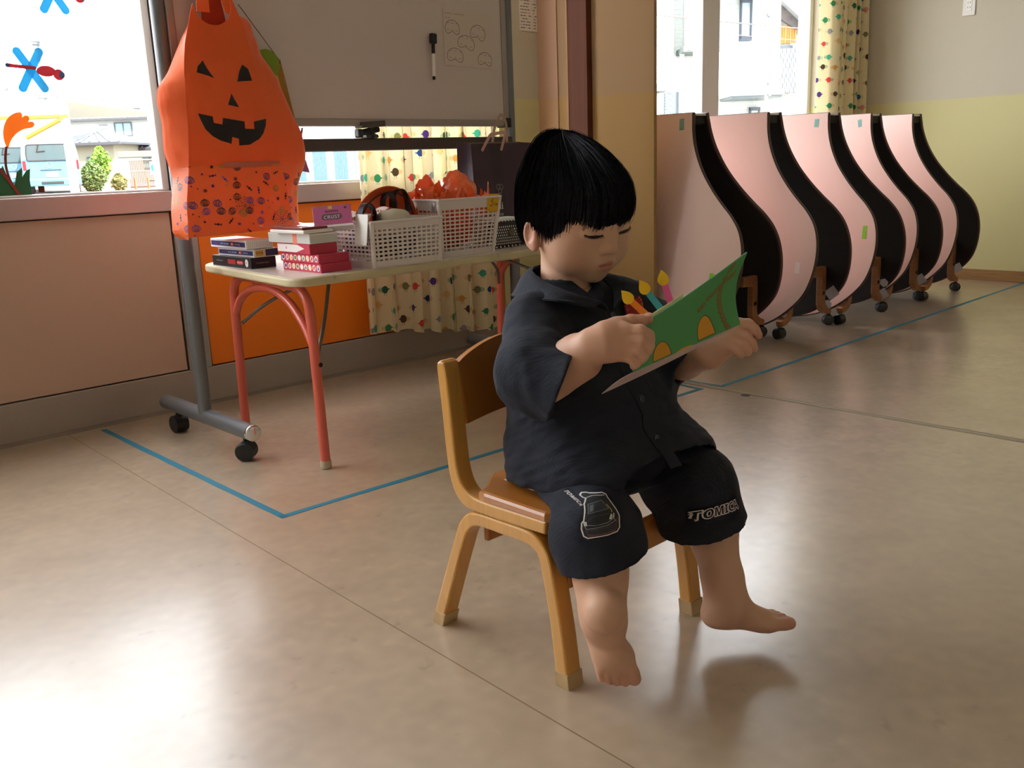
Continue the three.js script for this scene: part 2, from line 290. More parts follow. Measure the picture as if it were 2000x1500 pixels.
// ---------------------------------------------------------------- signed distance fields and their mesh
const sdS = (p, c, r) => Math.hypot(p[0] - c[0], p[1] - c[1], p[2] - c[2]) - r;
function sdE(p, c, r) { const x = (p[0] - c[0]) / r[0], y = (p[1] - c[1]) / r[1], z = (p[2] - c[2]) / r[2], k0 = Math.hypot(x, y, z), k1 = Math.hypot(x / r[0], y / r[1], z / r[2]); return k1 < 1e-9 ? -Math.min(...r) : (k0 * (k0 - 1)) / k1; }
function sdC(p, a, b, ra, rb2) { // tapered capsule
  const bx = b[0] - a[0], by = b[1] - a[1], bz = b[2] - a[2], px = p[0] - a[0], py = p[1] - a[1], pz = p[2] - a[2];
  const h = clamp((px * bx + py * by + pz * bz) / (bx * bx + by * by + bz * bz), 0, 1);
  return Math.hypot(px - bx * h, py - by * h, pz - bz * h) - (ra + (rb2 - ra) * h);
}
const smin = (a, b, k) => { const h = Math.max(k - Math.abs(a - b), 0) / k; return Math.min(a, b) - h * h * k * 0.25; };
const smax = (a, b, k) => -smin(-a, -b, k);
// surface nets over a box; color(p) optional
function sdfMesh(f, lo, hi, cell, color) {
  const n = [0, 1, 2].map((i) => Math.ceil((hi[i] - lo[i]) / cell) + 1), [nx, ny, nz] = n, F = new Float32Array(nx * ny * nz), id = (i, j, k) => i + nx * (j + ny * k);
  for (let k = 0; k < nz; k++) for (let j = 0; j < ny; j++) for (let i = 0; i < nx; i++) F[id(i, j, k)] = f([lo[0] + i * cell, lo[1] + j * cell, lo[2] + k * cell]);
  const vi = new Int32Array(nx * ny * nz).fill(-1), P = [], ix = [];
  for (let k = 0; k < nz - 1; k++) for (let j = 0; j < ny - 1; j++) for (let i = 0; i < nx - 1; i++) {
    let s = 0; const c = []; for (let m = 0; m < 8; m++) { const v = F[id(i + (m & 1), j + ((m >> 1) & 1), k + (m >> 2))]; c.push(v); if (v < 0) s++; }
    if (s === 0 || s === 8) continue;
    let x = 0, y = 0, z = 0, cnt = 0;
    for (let a = 0; a < 8; a++) for (const bit of [1, 2, 4]) { if (a & bit) continue; const b = a | bit; if ((c[a] < 0) === (c[b] < 0)) continue; const t = c[a] / (c[a] - c[b]); x += (a & 1) + (bit === 1 ? t : 0); y += ((a >> 1) & 1) + (bit === 2 ? t : 0); z += (a >> 2) + (bit === 4 ? t : 0); cnt++; }
    vi[id(i, j, k)] = P.length / 3; P.push(lo[0] + (i + x / cnt) * cell, lo[1] + (j + y / cnt) * cell, lo[2] + (k + z / cnt) * cell);
  }
  const quad = (a, b, c, d, flip) => { if (a < 0 || b < 0 || c < 0 || d < 0) return; flip ? ix.push(a, c, b, a, d, c) : ix.push(a, b, c, a, c, d); };
  for (let k = 1; k < nz - 1; k++) for (let j = 1; j < ny - 1; j++) for (let i = 1; i < nx - 1; i++) {
    const v = F[id(i, j, k)] < 0;
    if (v !== F[id(i + 1, j, k)] < 0) quad(vi[id(i, j - 1, k - 1)], vi[id(i, j, k - 1)], vi[id(i, j, k)], vi[id(i, j - 1, k)], !v);
    if (v !== F[id(i, j + 1, k)] < 0) quad(vi[id(i - 1, j, k - 1)], vi[id(i - 1, j, k)], vi[id(i, j, k)], vi[id(i, j, k - 1)], !v);
    if (v !== F[id(i, j, k + 1)] < 0) quad(vi[id(i - 1, j - 1, k)], vi[id(i, j - 1, k)], vi[id(i, j, k)], vi[id(i - 1, j, k)], !v);
  }
  const g = new THREE.BufferGeometry(), N = [], C = [], e = cell * 0.5;
  for (let i = 0; i < P.length; i += 3) {
    const p = [P[i], P[i + 1], P[i + 2]], d = [0, 1, 2].map((a) => { const q = [...p], r = [...p]; q[a] += e; r[a] -= e; return f(q) - f(r); }), l = Math.hypot(...d) || 1;
    N.push(d[0] / l, d[1] / l, d[2] / l); if (color) C.push(...color(p));
  }
  g.setAttribute('position', new THREE.Float32BufferAttribute(P, 3)); g.setAttribute('normal', new THREE.Float32BufferAttribute(N, 3));
  if (color) g.setAttribute('color', new THREE.Float32BufferAttribute(C, 3));
  g.setIndex(ix); return g;
}
const add = (a, b, k = 1) => [a[0] + b[0] * k, a[1] + b[1] * k, a[2] + b[2] * k];
const mixc = (a, b, t) => { t = clamp(t, 0, 1); return [lerp(a[0], b[0], t), lerp(a[1], b[1], t), lerp(a[2], b[2], t)]; };
const frame = (o, r, u, n) => (q) => [0, 1, 2].map((i) => o[i] + r[i] * q[0] + u[i] * q[1] + n[i] * q[2]);

// ---------------------------------------------------------------- the child
const person = group('person', 'child in navy shirt and shorts sitting on the chair, reading a green card', 'person', [0, 0, 0]);
const SKIN = [0.60, 0.345, 0.225], ROSE = [0.56, 0.235, 0.16], LIP = [0.46, 0.17, 0.14], DARK = [0.40, 0.2, 0.13];
// head, in its own axes (face towards +z)
const headM = new THREE.Matrix4().makeRotationFromEuler(new THREE.Euler(17 * D2R, -8 * D2R, 4.5 * D2R, 'YXZ')); headM.setPosition(1.188, 0.765, -1.072);
const headI = headM.clone().invert(), toHead = (p) => vv(p).applyMatrix4(headI).toArray(), fromHead = (p) => vv(p).applyMatrix4(headM).toArray();
const neckBase = toHead([1.178, 0.585, -1.095]);
const earIn = (s) => (p) => { // ear: dish with a rim, swept back
  const q = [(p[0] - s * 0.0835) * s, p[1] + 0.034, p[2] + 0.010], a = 0.22, y = q[1] * Math.cos(a) - q[2] * Math.sin(a), z = q[1] * Math.sin(a) + q[2] * Math.cos(a);
  let d = sdE([q[0] - 0.25 * Math.max(0, -z) , y, z], [0, 0, -0.004], [0.0085, 0.0265, 0.0165]);
  d = smax(d, -sdE([q[0], y, z], [0.0095, 0.004, -0.003], [0.006, 0.0165, 0.0095]), 0.004);
  return smin(d, sdE([q[0], y, z], [0.002, -0.019, 0.003], [0.006, 0.009, 0.008]), 0.006);
};
const ears = [earIn(-1), earIn(1)];
function sdHead(p) {
  const x = Math.abs(p[0]), q = [x, p[1], p[2]];
  let d = sdE(p, [0, 0.012, -0.012], [0.082, 0.088, 0.095]);
  d = smin(d, sdE(p, [0, -0.040, 0.012], [0.070, 0.062, 0.066]), 0.04);
  d = smin(d, sdE(p, [0, 0.018, 0.040], [0.064, 0.050, 0.046]), 0.03);
  d = smin(d, sdE(q, [0.039, -0.054, 0.040], [0.036, 0.036, 0.036]), 0.025);
  d = smin(d, sdE(p, [0, -0.066, 0.058], [0.032, 0.030, 0.027]), 0.02);
  d = smin(d, sdE(p, [0, -0.0945, 0.058], [0.017, 0.0125, 0.0145]), 0.02);
  d = smax(d, -sdE(q, [0.034, 0.001, 0.101], [0.017, 0.009, 0.014]), 0.018);
  d = smin(d, sdE(q, [0.0335, -0.0065, 0.0735], [0.0165, 0.0115, 0.0125]), 0.006);
  d = smin(d, sdC(p, [0, 0.0, 0.080], [0, -0.030, 0.0905], 0.006, 0.0085), 0.014);
  d = smin(d, sdE(p, [0, -0.0355, 0.0945], [0.0098, 0.0088, 0.009]), 0.006);
  d = smin(d, sdE(q, [0.0108, -0.0385, 0.0862], [0.0070, 0.0062, 0.0075]), 0.005);
  d = smax(d, -sdE(q, [0.0048, -0.0452, 0.0935], [0.0028, 0.0022, 0.004]), 0.002);
  d = smin(d, sdE(p, [0, -0.0610, 0.0855], [0.0165, 0.0058, 0.0080]), 0.007);
  d = smin(d, sdE(p, [0, -0.0712, 0.0840], [0.0140, 0.0058, 0.0080]), 0.007);
  d = smax(d, -sdE(p, [0, -0.0662 - 4.5 * x * x, 0.093], [0.0190, 0.0016, 0.010]), 0.0025);
  d = smax(d, -sdE(p, [0, -0.0525, 0.0935], [0.0030, 0.0050, 0.0035]), 0.004);
  d = smin(d, Math.min(ears[0](p), ears[1](p)), 0.006);
  return smin(d, sdC(p, [0, -0.05, -0.030], neckBase, 0.042, 0.047), 0.012);
}
function headColor(p) {
  let c = SKIN; const x = Math.abs(p[0]), t = (q, r) => 1 - smooth(0, 1, Math.hypot((x - q[0]) / r[0], (p[1] - q[1]) / r[1], (p[2] - q[2]) / r[2]));
  c = mixc(c, ROSE, 0.3 * t([0.05, -0.045, 0.06], [0.045, 0.04, 0.05]));
  c = mixc(c, ROSE, 0.35 * t([0, -0.037, 0.1], [0.016, 0.014, 0.016]));
  c = mixc(c, ROSE, 0.6 * smooth(0.078, 0.086, x) * smooth(0.01, 0.0, p[1]) * smooth(0.03, 0.01, p[2]));
  c = mixc(c, LIP, 0.95 * smooth(1.1, 0.75, Math.hypot(p[0] / 0.0165, (p[1] + 0.0665 + 3 * x * x) / 0.0092)) * smooth(0.06, 0.07, p[2]));
  c = mixc(c, DARK, 0.75 * smooth(1, 0.5, Math.hypot((x - 0.0048) / 0.004, (p[1] + 0.0445) / 0.003)) * smooth(0.08, 0.086, p[2]));
  c = mixc(c, DARK, 0.4 * smooth(1.05, 0.6, Math.hypot(p[0] / 0.019, (p[1] + 0.0662 + 4.5 * x * x) / 0.0022)) * smooth(0.07, 0.08, p[2]));
  return c;
}
const headG = sdfMesh(sdHead, [-0.104, -0.175, -0.115], [0.104, 0.128, 0.115], 0.0029, headColor).applyMatrix4(headM);
// limbs
const R_ = [0.725, 0, 0.688], N_ = [-0.67, 0.23, 0.706], U_ = [0.16, 0.973, -0.168];   // axes across, off and up a hand that faces the room
const RH = frame([1.069, 0.583, -0.873], R_, U_, N_), LH = frame([1.333, 0.555, -0.838], R_, U_, N_);
const J = { rs: [1.078, 0.588, -1.075], re: [1.012, 0.510, -1.000], ls: [1.280, 0.588, -1.075], le: [1.372, 0.487, -0.985], rh: [1.12, 0.345, -1.05], rk: [1.034, 0.272, -0.905], ra: [1.008, 0.140, -0.872], lh: [1.24, 0.345, -1.05], lk: [1.313, 0.276, -0.9], la: [1.288, 0.078, -0.824] };
const rwr = RH([-0.052, -0.008, -0.006]), lwr = LH([-0.048, -0.032, -0.034]);
function sdLimbs(p) {
  let d = smin(sdC(p, J.rs, J.re, 0.040, 0.037), sdC(p, J.re, add(J.re, [0.03, 0.04, 0.055]), 0.036, 0.0385), 0.02);
  d = smin(d, sdC(p, add(J.re, [0.012, 0.016, 0.022]), rwr, 0.038, 0.0245), 0.012);
  let e = smin(sdC(p, J.ls, J.le, 0.040, 0.037), sdC(p, J.le, lwr, 0.038, 0.0245), 0.02);
  let t = sdE(p, [1.182, 0.46, -1.065], [0.10, 0.17, 0.07]);
  t = smin(t, sdC(p, [1.09, 0.578, -1.085], [1.266, 0.578, -1.085], 0.042, 0.042), 0.05);
  t = smin(t, sdE(p, [1.19, 0.36, -1.05], [0.10, 0.05, 0.07]), 0.06);
  return Math.min(smin(t, Math.min(d, e), 0.02), 1);
}
function sdLegs(p) {
  let a = smin(sdC(p, J.rh, J.rk, 0.05, 0.045), sdC(p, J.rk, J.ra, 0.046, 0.033), 0.025);
  a = smin(a, sdE(p, [1.026, 0.212, -0.895], [0.037, 0.06, 0.039]), 0.03);
  let b = smin(sdC(p, J.lh, J.lk, 0.05, 0.045), sdC(p, J.lk, J.la, 0.047, 0.032), 0.025);
  b = smin(b, sdE(p, [1.316, 0.215, -0.882], [0.041, 0.065, 0.045]), 0.03);
  return Math.min(a, b, 10);
}
// feet: axes (side towards the big toe, up out of the instep, along the foot)
function footAxes(dir, side) { const f = vv(dir).normalize(), s0 = vv(side), s = s0.sub(f.clone().multiplyScalar(s0.dot(f))).normalize(), u = f.clone().cross(s); if (u.y < 0 && Math.abs(f.y) < 0.9) u.negate(); return [s.toArray(), u.toArray(), f.toArray()]; }
const [rs_, ru_, rf_] = footAxes([-0.012, -0.098, 0.058], [0.75, 0.02, 0.62]);
const [ls_, lu0_, lf_] = footAxes([0.70, -0.05, 0.70], [-0.69, 0.12, 0.68]);
const ruN = vv(ru_).dot(V3(-0.3, 0.5, 0.8)) < 0 ? ru_.map((v) => -v) : ru_, luN = lu0_[1] < 0 ? lu0_.map((v) => -v) : lu0_;
const inv = (o, s, u, f) => (p) => { const d = add(p, o, -1); return [s, u, f].map((a) => d[0] * a[0] + d[1] * a[1] + d[2] * a[2]); };
function footSdf(curl) { // local: x towards big toe, y up from sole, z along; ankle at the origin
  return (p) => {
    let d = sdC(p, [0, 0.045, -0.012], [0, 0.0, -0.008], 0.034, 0.031);
    d = smin(d, sdE(p, [0, -0.020, -0.022], [0.026, 0.024, 0.026]), 0.02);
    d = smin(d, sdC(p, [0.002, -0.010, 0.012], [0.004, -0.026, 0.058], 0.026, 0.0195), 0.028);
    d = smin(d, sdE(p, [0.0, -0.030, 0.060], [0.033, 0.0135, 0.024]), 0.018);
    d = smin(d, sdE(p, [-0.012, -0.032, 0.022], [0.021, 0.0125, 0.045]), 0.018);
    let t = 1; const TX = [0.0215, 0.006, -0.0065, -0.0175, -0.0275], TL = [0.103, 0.103, 0.0985, 0.093, 0.086], TR = [0.0112, 0.0078, 0.0075, 0.0072, 0.007];
    for (let i = 0; i < 5; i++) { const a = [TX[i] * 0.9, -0.030, 0.07], b = [TX[i], -0.032 + curl * 0.5, TL[i] - 0.010], c = [TX[i] * 1.02, -0.035 + curl, TL[i]]; t = Math.min(t, smin(sdC(p, a, b, TR[i] * 1.05, TR[i] * 0.95), sdC(p, b, c, TR[i] * 0.95, TR[i]), 0.004)); }
    return smin(d, t, 0.009);
  };
}
const fR = footSdf(-0.004), fL = footSdf(0.010), rI = inv(J.ra, rs_, ruN, rf_), lI = inv(J.la, ls_, luN, lf_);
const footColor = (I) => (p) => { const q = I(p); return mixc(mixc(SKIN, ROSE, 0.45 * smooth(0.075, 0.1, q[2])), ROSE, 0.3 * smooth(-0.03, -0.042, q[1]) * smooth(0.03, 0.0, Math.hypot(q[0], q[1]) - 0.04)); };
const sdBody = (p) => { let l = sdLegs(p); if (p[1] < 0.26) l = smin(l, p[0] < 1.15 ? fR(rI(p)) : fL(lI(p)), 0.018); return smin(sdLimbs(p), l, 0.03); };
const footG = [[fR, rI, J.ra], [fL, lI, J.la]].map(([f, I, a]) => sdfMesh(sdBody, add(a, [-0.14, -0.14, -0.14]), add(a, [0.14, 0.10, 0.14]), 0.0032, footColor(I)));
// hands: chains of finger bones in hand axes
function handSdf(H, palm, fingers, wrist) {
  const P = palm.map(([a, b, r1, r2]) => [H(a), H(b), r1, r2]), Fg = fingers.map((c) => c.pts.map((q, i) => [H(q), c.r[i]]));
  return (p) => {
    let d = 1, fg = 1; for (const [a, b, r1, r2] of P) d = smin(d, sdC(p, a, b, r1, r2), 0.016);
    for (const c of Fg) { let e = 1; for (let i = 0; i + 1 < c.length; i++) e = smin(e, sdC(p, c[i][0], c[i + 1][0], c[i][1], c[i + 1][1]), 0.003); fg = smin(fg, e, 0.0014); }
    return smin(d, fg, 0.007);
  };
}
const F4 = (a, b, c, d, r = 0.0086) => ({ pts: [a, b, c, d], r: [r * 1.12, r * 1.08, r, r * 0.86] });
const rHand = handSdf(RH, [[[-0.052, -0.008, -0.006], [-0.03, -0.005, 0.0], 0.0245, 0.026], [[-0.03, 0.002, 0.001], [-0.004, 0.008, 0.004], 0.023, 0.0175], [[-0.03, -0.012, 0.001], [-0.006, -0.016, 0.004], 0.021, 0.0165], [[-0.026, 0.010, -0.004], [-0.012, 0.022, -0.010], 0.017, 0.0125]], [
  { pts: [[-0.014, 0.020, -0.010], [0.010, 0.0275, -0.0135], [0.025, 0.0275, -0.0145], [0.037, 0.0300, -0.0145]], r: [0.0125, 0.0108, 0.0098, 0.0082] },
  F4([-0.004, 0.012, 0.010], [0.020, 0.011, 0.017], [0.032, 0.004, 0.0155], [0.0355, -0.004, 0.011], 0.0090),
  F4([-0.003, -0.001, 0.012], [0.021, -0.004, 0.0195], [0.0315, -0.012, 0.0165], [0.031, -0.019, 0.011], 0.0090),
  F4([-0.005, -0.013, 0.011], [0.015, -0.0185, 0.018], [0.0235, -0.0265, 0.0145], [0.021, -0.032, 0.009], 0.0084),
  F4([-0.010, -0.023, 0.008], [0.006, -0.0305, 0.013], [0.0125, -0.037, 0.010], [0.010, -0.041, 0.005], 0.0076)]);
const lHand = handSdf(LH, [[[-0.048, -0.032, -0.034], [-0.028, -0.016, -0.018], 0.0245, 0.022], [[-0.026, -0.006, -0.014], [-0.008, 0.012, -0.008], 0.02, 0.0145], [[-0.030, -0.018, -0.012], [-0.018, -0.012, -0.003], 0.019, 0.0145]], [
  { pts: [[-0.014, 0.008, -0.020], [-0.020, 0.024, -0.026], [-0.029, 0.034, -0.025], [-0.037, 0.040, -0.022]], r: [0.0125, 0.0105, 0.0096, 0.008] },
  F4([-0.006, 0.017, -0.006], [0.012, 0.015, -0.001], [0.022, 0.005, 0.001], [0.0275, -0.004, 0.001], 0.0088),
  F4([-0.012, 0.003, -0.001], [0.006, -0.006, 0.006], [0.014, -0.017, 0.006], [0.0185, -0.026, 0.004], 0.0088),
  F4([-0.018, -0.008, 0.002], [-0.003, -0.018, 0.009], [0.004, -0.027, 0.008], [0.008, -0.033, 0.005], 0.0082),
  F4([-0.025, -0.017, 0.002], [-0.013, -0.026, 0.009], [-0.007, -0.033, 0.007], [-0.004, -0.037, 0.004], 0.0075)]);
const handColor = (H, tip) => { const K = [H(tip)]; return (p) => mixc(SKIN, ROSE, 0.18 + 0.25 * (1 - smooth(0.008, 0.03, Math.hypot(p[0] - K[0][0], p[1] - K[0][1], p[2] - K[0][2])))); };
const rHandG = sdfMesh((p) => smin(rHand(p), sdLimbs(p), 0.012), add(RH([0, 0, 0]), [-0.085, -0.085, -0.085]), add(RH([0, 0, 0]), [0.07, 0.065, 0.075]), 0.0026, handColor(RH, [0.034, 0.03, -0.013]));
const lHandG = sdfMesh((p) => smin(lHand(p), sdLimbs(p), 0.012), add(LH([0, 0, 0]), [-0.07, -0.085, -0.08]), add(LH([0, 0, 0]), [0.07, 0.065, 0.07]), 0.0026, handColor(LH, [0.02, -0.01, 0.0]));
const bodyG = sdfMesh(sdBody, [0.93, 0.15, -1.2], [1.43, 0.64, -0.79], 0.0085, () => SKIN);
const skinM = phy('#ffffff', 0.5, { vertexColors: true, sheen: 0.15, sheenRoughness: 0.5, specularIntensity: 0.7 });
mesh('body', [headG, bodyG, rHandG, lHandG, ...footG], skinM, person, { label: 'bare skin of face, arms, hands and legs' });
// eyes looking down: dark slit under the lid, lashes, faint brows, nails
{
  const eyeM = phy('#120a07', 0.2), lashM = std('#140d0a', 0.7);
  for (const s of [-1, 1]) {
    const onFace = (x, y) => { let z = 0.12; for (let i = 0; i < 40; i++) { const d = sdHead([x, y, z]); if (d < 0.0002) break; z -= d * 0.7; } return z; };
    const line = [], rad = [];
    for (let i = 0; i <= 14; i++) { const u = i / 14 * 2 - 1, x = s * 0.0335 + u * 0.0160, y = -0.0105 - 0.0025 * (1 - u * u) + 0.001 * s * u; line.push(V3(x, y, onFace(x, y) + 0.0002)); }
    const slit = surf((u, v) => { const k = u * 14, i = Math.min(13, Math.floor(k)), p = line[i].clone().lerp(line[i + 1], k - i), h = 0.0052 * Math.sin(Math.PI * u); const y = p.y + (v - 0.25) * h; return [p.x, y, onFace(p.x, y) + 0.0005]; }, 20, 4);
    mesh('eye', thick(slit, 0.0012).applyMatrix4(headM), eyeM, person);
    const lash = [];
    for (let i = 0; i < 26; i++) { const u = i / 25, k = u * 14, a = Math.min(13, Math.floor(k)), p = line[a].clone().lerp(line[a + 1], k - a), q = p.clone().add(V3(s * (Math.abs(u - 0.5) < 9 ? (u * 2 - 1) * s * 0.0022 : 0), -0.0024, 0.0032)); lash.push(rod(p.clone().add(V3(0, 0.0006, 0)), q, 0.00045, 5, 0.00012)); }
    lash.push(tube(line.map((p) => p.clone().add(V3(0, 0.0009, 0.0003))), 0.0014, 24, 6));
    mesh('eyelashes', merge(lash).applyMatrix4(headM), lashM, person);
    const brow = []; for (let i = 0; i < 40; i++) { const u = rnd(), x = s * (0.014 + 0.036 * u), y = 0.017 + 0.005 * Math.sin(u * 2.2) + rr(-0.0018, 0.0018), z = onFace(x, y); brow.push(rod([x, y, z + 0.0002], [x + s * 0.0045, y + 0.0012, onFace(x + s * 0.0045, y + 0.0012) + 0.0006], 0.0003, 4, 0.0001)); }
    mesh('eyebrow', merge(brow).applyMatrix4(headM), std('#33231b', 0.8), person);
  }
  const nailM = phy('#d9a48f', 0.25, { clearcoat: 0.3 });
  const nail = T(new THREE.SphereGeometry(1, 14, 10), 0, 0, 0); nail.scale(0.0062, 0.0016, 0.0052);
  const q = new THREE.Matrix4().makeBasis(vv(R_), V3(-0.1, 0.8, 0.55).normalize(), vv(R_).cross(V3(-0.1, 0.8, 0.55)).normalize()); q.setPosition(vv(RH([0.0375, 0.0365, -0.010])));
  mesh('thumbnail', nail.applyMatrix4(q), nailM, person);
}
// hair: dark cap with thousands of combed strands cut in a bowl
{
  const hc = [0, 0.018, -0.014], hr = [0.0895, 0.0975, 0.106];
  const cut = (az) => { // az 0 = front, +-PI = back; height where the hair ends
    const a = Math.abs(az); if (a < 0.75) return lerp(0.004, -0.003, a / 0.75); if (a < 1.25) return lerp(-0.003, -0.026, smooth(0.75, 1.25, a)); if (a < 1.9) return lerp(-0.026, -0.026, smooth(1.25, 1.9, a)); return lerp(-0.026, -0.080, smooth(1.85, 2.5, a));
  };
  const pos = (az, t, off, drop) => { // t 0 at crown .. 1 at the cut line
    const yEnd = cut(az) + drop, el0 = 1.52, yb = hc[1];
    const th = lerp(el0, 0, Math.min(1, t / 0.62)), r = off;
    let x = Math.sin(az) * Math.cos(th) * (hr[0] + r), z = Math.cos(az) * Math.cos(th) * (hr[2] + r), y = hc[1] + Math.sin(th) * (hr[1] + r);
    if (t > 0.62) { const k = (t - 0.62) / 0.38, back = smooth(2.0, 2.7, Math.abs(az)); y = lerp(yb, yEnd, k); const inw = 1 - (0.05 + 0.16 * back) * k * k - 0.02 * k; x *= inw; z *= inw; }
    return [x + hc[0], y, z + hc[2] - 0.0];
  };
  const crown = [0.004, -0.052];
  const strands = [], P = [], Nn = [], ix = []; let base = 0;
  const strand = (az, off, drop, w, t0) => {
    const n = 13, k = 3; let prev = null; const sw = rr(-0.05, 0.05), lift = rr(-0.0012, 0.0012);
    for (let i = 0; i <= n; i++) {
      const t = lerp(t0, 1, i / n), c = pos(az + sw * t * t, t, off + lift * Math.sin(t * 9), drop), c2 = pos(az + sw * t * t, t + 0.01, off, drop), dir = V3(c2[0] - c[0], c2[1] - c[1], c2[2] - c[2]).normalize(), out = V3(c[0] / hr[0], (c[1] - hc[1]) / hr[1], c[2] / hr[2]).normalize(), side = dir.clone().cross(out).normalize(), o2 = side.clone().cross(dir);
      const rad = w * (i === n ? 0.1 : Math.min(1, 0.55 + i * 0.2) * (1 - 0.75 * smooth(0.75, 1, i / n)));
      const shift = crown[1] * (1 - smooth(0, 0.5, t));
      for (let m = 0; m < k; m++) { const a = (m / k) * 2 * Math.PI, d = side.clone().multiplyScalar(Math.cos(a)).addScaledVector(o2, Math.sin(a) * 0.7); P.push(c[0] + d.x * rad, c[1] + d.y * rad, c[2] + d.z * rad + shift); Nn.push(d.x, d.y, d.z); }
      if (i) for (let m = 0; m < k; m++) { const a = base + (i - 1) * k + m, b = base + (i - 1) * k + ((m + 1) % k); ix.push(a, b, a + k, b, b + k, a + k); }
    }
    base += (n + 1) * k;
  };
  for (let i = 0; i < 5600; i++) { const az = (rnd() * 2 - 1) * Math.PI, top = rnd(); strand(az, rr(-0.004, 0.0035) + (i % 9 === 0 ? 0.002 : 0), rr(-0.007, 0.004) + (Math.abs(az) > 0.85 && Math.abs(az) < 1.35 ? rr(-0.014, 0.004) : 0), rr(0.0008, 0.0015), Math.max(0, rr(-0.1, 0.35))); }
  for (let i = 0; i < 260; i++) { const az = (rnd() * 2 - 1) * Math.PI; strand(az + rr(-0.1, 0.1), rr(0.003, 0.0085), rr(-0.012, 0.006), rr(0.0004, 0.0007), rr(0.05, 0.5)); }
  const sg = new THREE.BufferGeometry(); sg.setAttribute('position', new THREE.Float32BufferAttribute(P, 3)); sg.setAttribute('normal', new THREE.Float32BufferAttribute(Nn, 3)); sg.setIndex(ix);
  const cap = thick(surf((u, v) => { const az = (u * 2 - 1) * Math.PI, p = pos(az, v * 0.97, -0.006, 0.004), sh = crown[1] * (1 - smooth(0, 0.5, v)); return [p[0], p[1], p[2] + sh]; }, 90, 40), 0.008);
  const hairM = phy('#141112', 0.44, { sheen: 0.4, sheenRoughness: 0.35, sheenColor: new THREE.Color('#44475a'), specularIntensity: 0.85 });
  const h = mesh('hair', [cap, sg].map((g) => g.applyMatrix4(headM)), hairM, person, { label: 'straight black bowl-cut hair' });
}

// ---------------------------------------------------------------- clothes
const crepeT = dataTex(256, (x, y) => 0.5 + 0.5 * tnoise(x + 0.05 * tnoise(x, y, 12, 3), y * 0.35, 50, 31) + 0.2 * tnoise(x, y, 80, 33));
const navy = std('#1b2236', 0.92, { bumpMap: crepeT, bumpScale: 0.0009 });
const navyM = phy('#121724', 0.9, { bumpMap: crepeT, bumpScale: 0.0009, sheen: 0.2, sheenRoughness: 0.6, sheenColor: new THREE.Color('#4d5b80') });
const key = (y, ks) => { let i = 0; while (i < ks.length - 2 && y > ks[i + 1][0]) i++; const t = smooth(ks[i][0], ks[i + 1][0], y); return ks[i].map((v, n) => lerp(v, ks[i + 1][n], t)); };
//            y     a      b      cx     cz
const TORSO = [[0.28, 0.184, 0.168, 1.197, -1.024], [0.34, 0.184, 0.164, 1.197, -1.026], [0.42, 0.158, 0.130, 1.192, -1.056], [0.52, 0.140, 0.110, 1.182, -1.083], [0.58, 0.116, 0.096, 1.179, -1.09], [0.62, 0.090, 0.078, 1.177, -1.096], [0.65, 0.062, 0.058, 1.176, -1.102], [0.69, 0.05, 0.05, 1.176, -1.105]];
const fold = (p, f, z, k = 1) => noise.noise(p[0] * f * k + z, p[1] * f, p[2] * f - z);
const cuffR = [1.003, 0.511, -0.948], cuffRn = vv([0.60, -0.38, 0.75]).normalize().toArray(), cuffL = [1.360, 0.492, -0.950], cuffLn = vv([0.10, -0.50, 0.80]).normalize().toArray();
const plane = (p, c, n) => (p[0] - c[0]) * n[0] + (p[1] - c[1]) * n[1] + (p[2] - c[2]) * n[2];
function sleeve(p, S, C, n, grow) {
  const E = [S === J.rs ? 1.012 : 1.348, 0.520, -1.012], back = add(C, n, 0.03);
  return smin(sdC(p, S, E, 0.054 + grow, 0.060 + grow), sdC(p, E, back, 0.060 + grow, 0.064 + grow), 0.03);
}
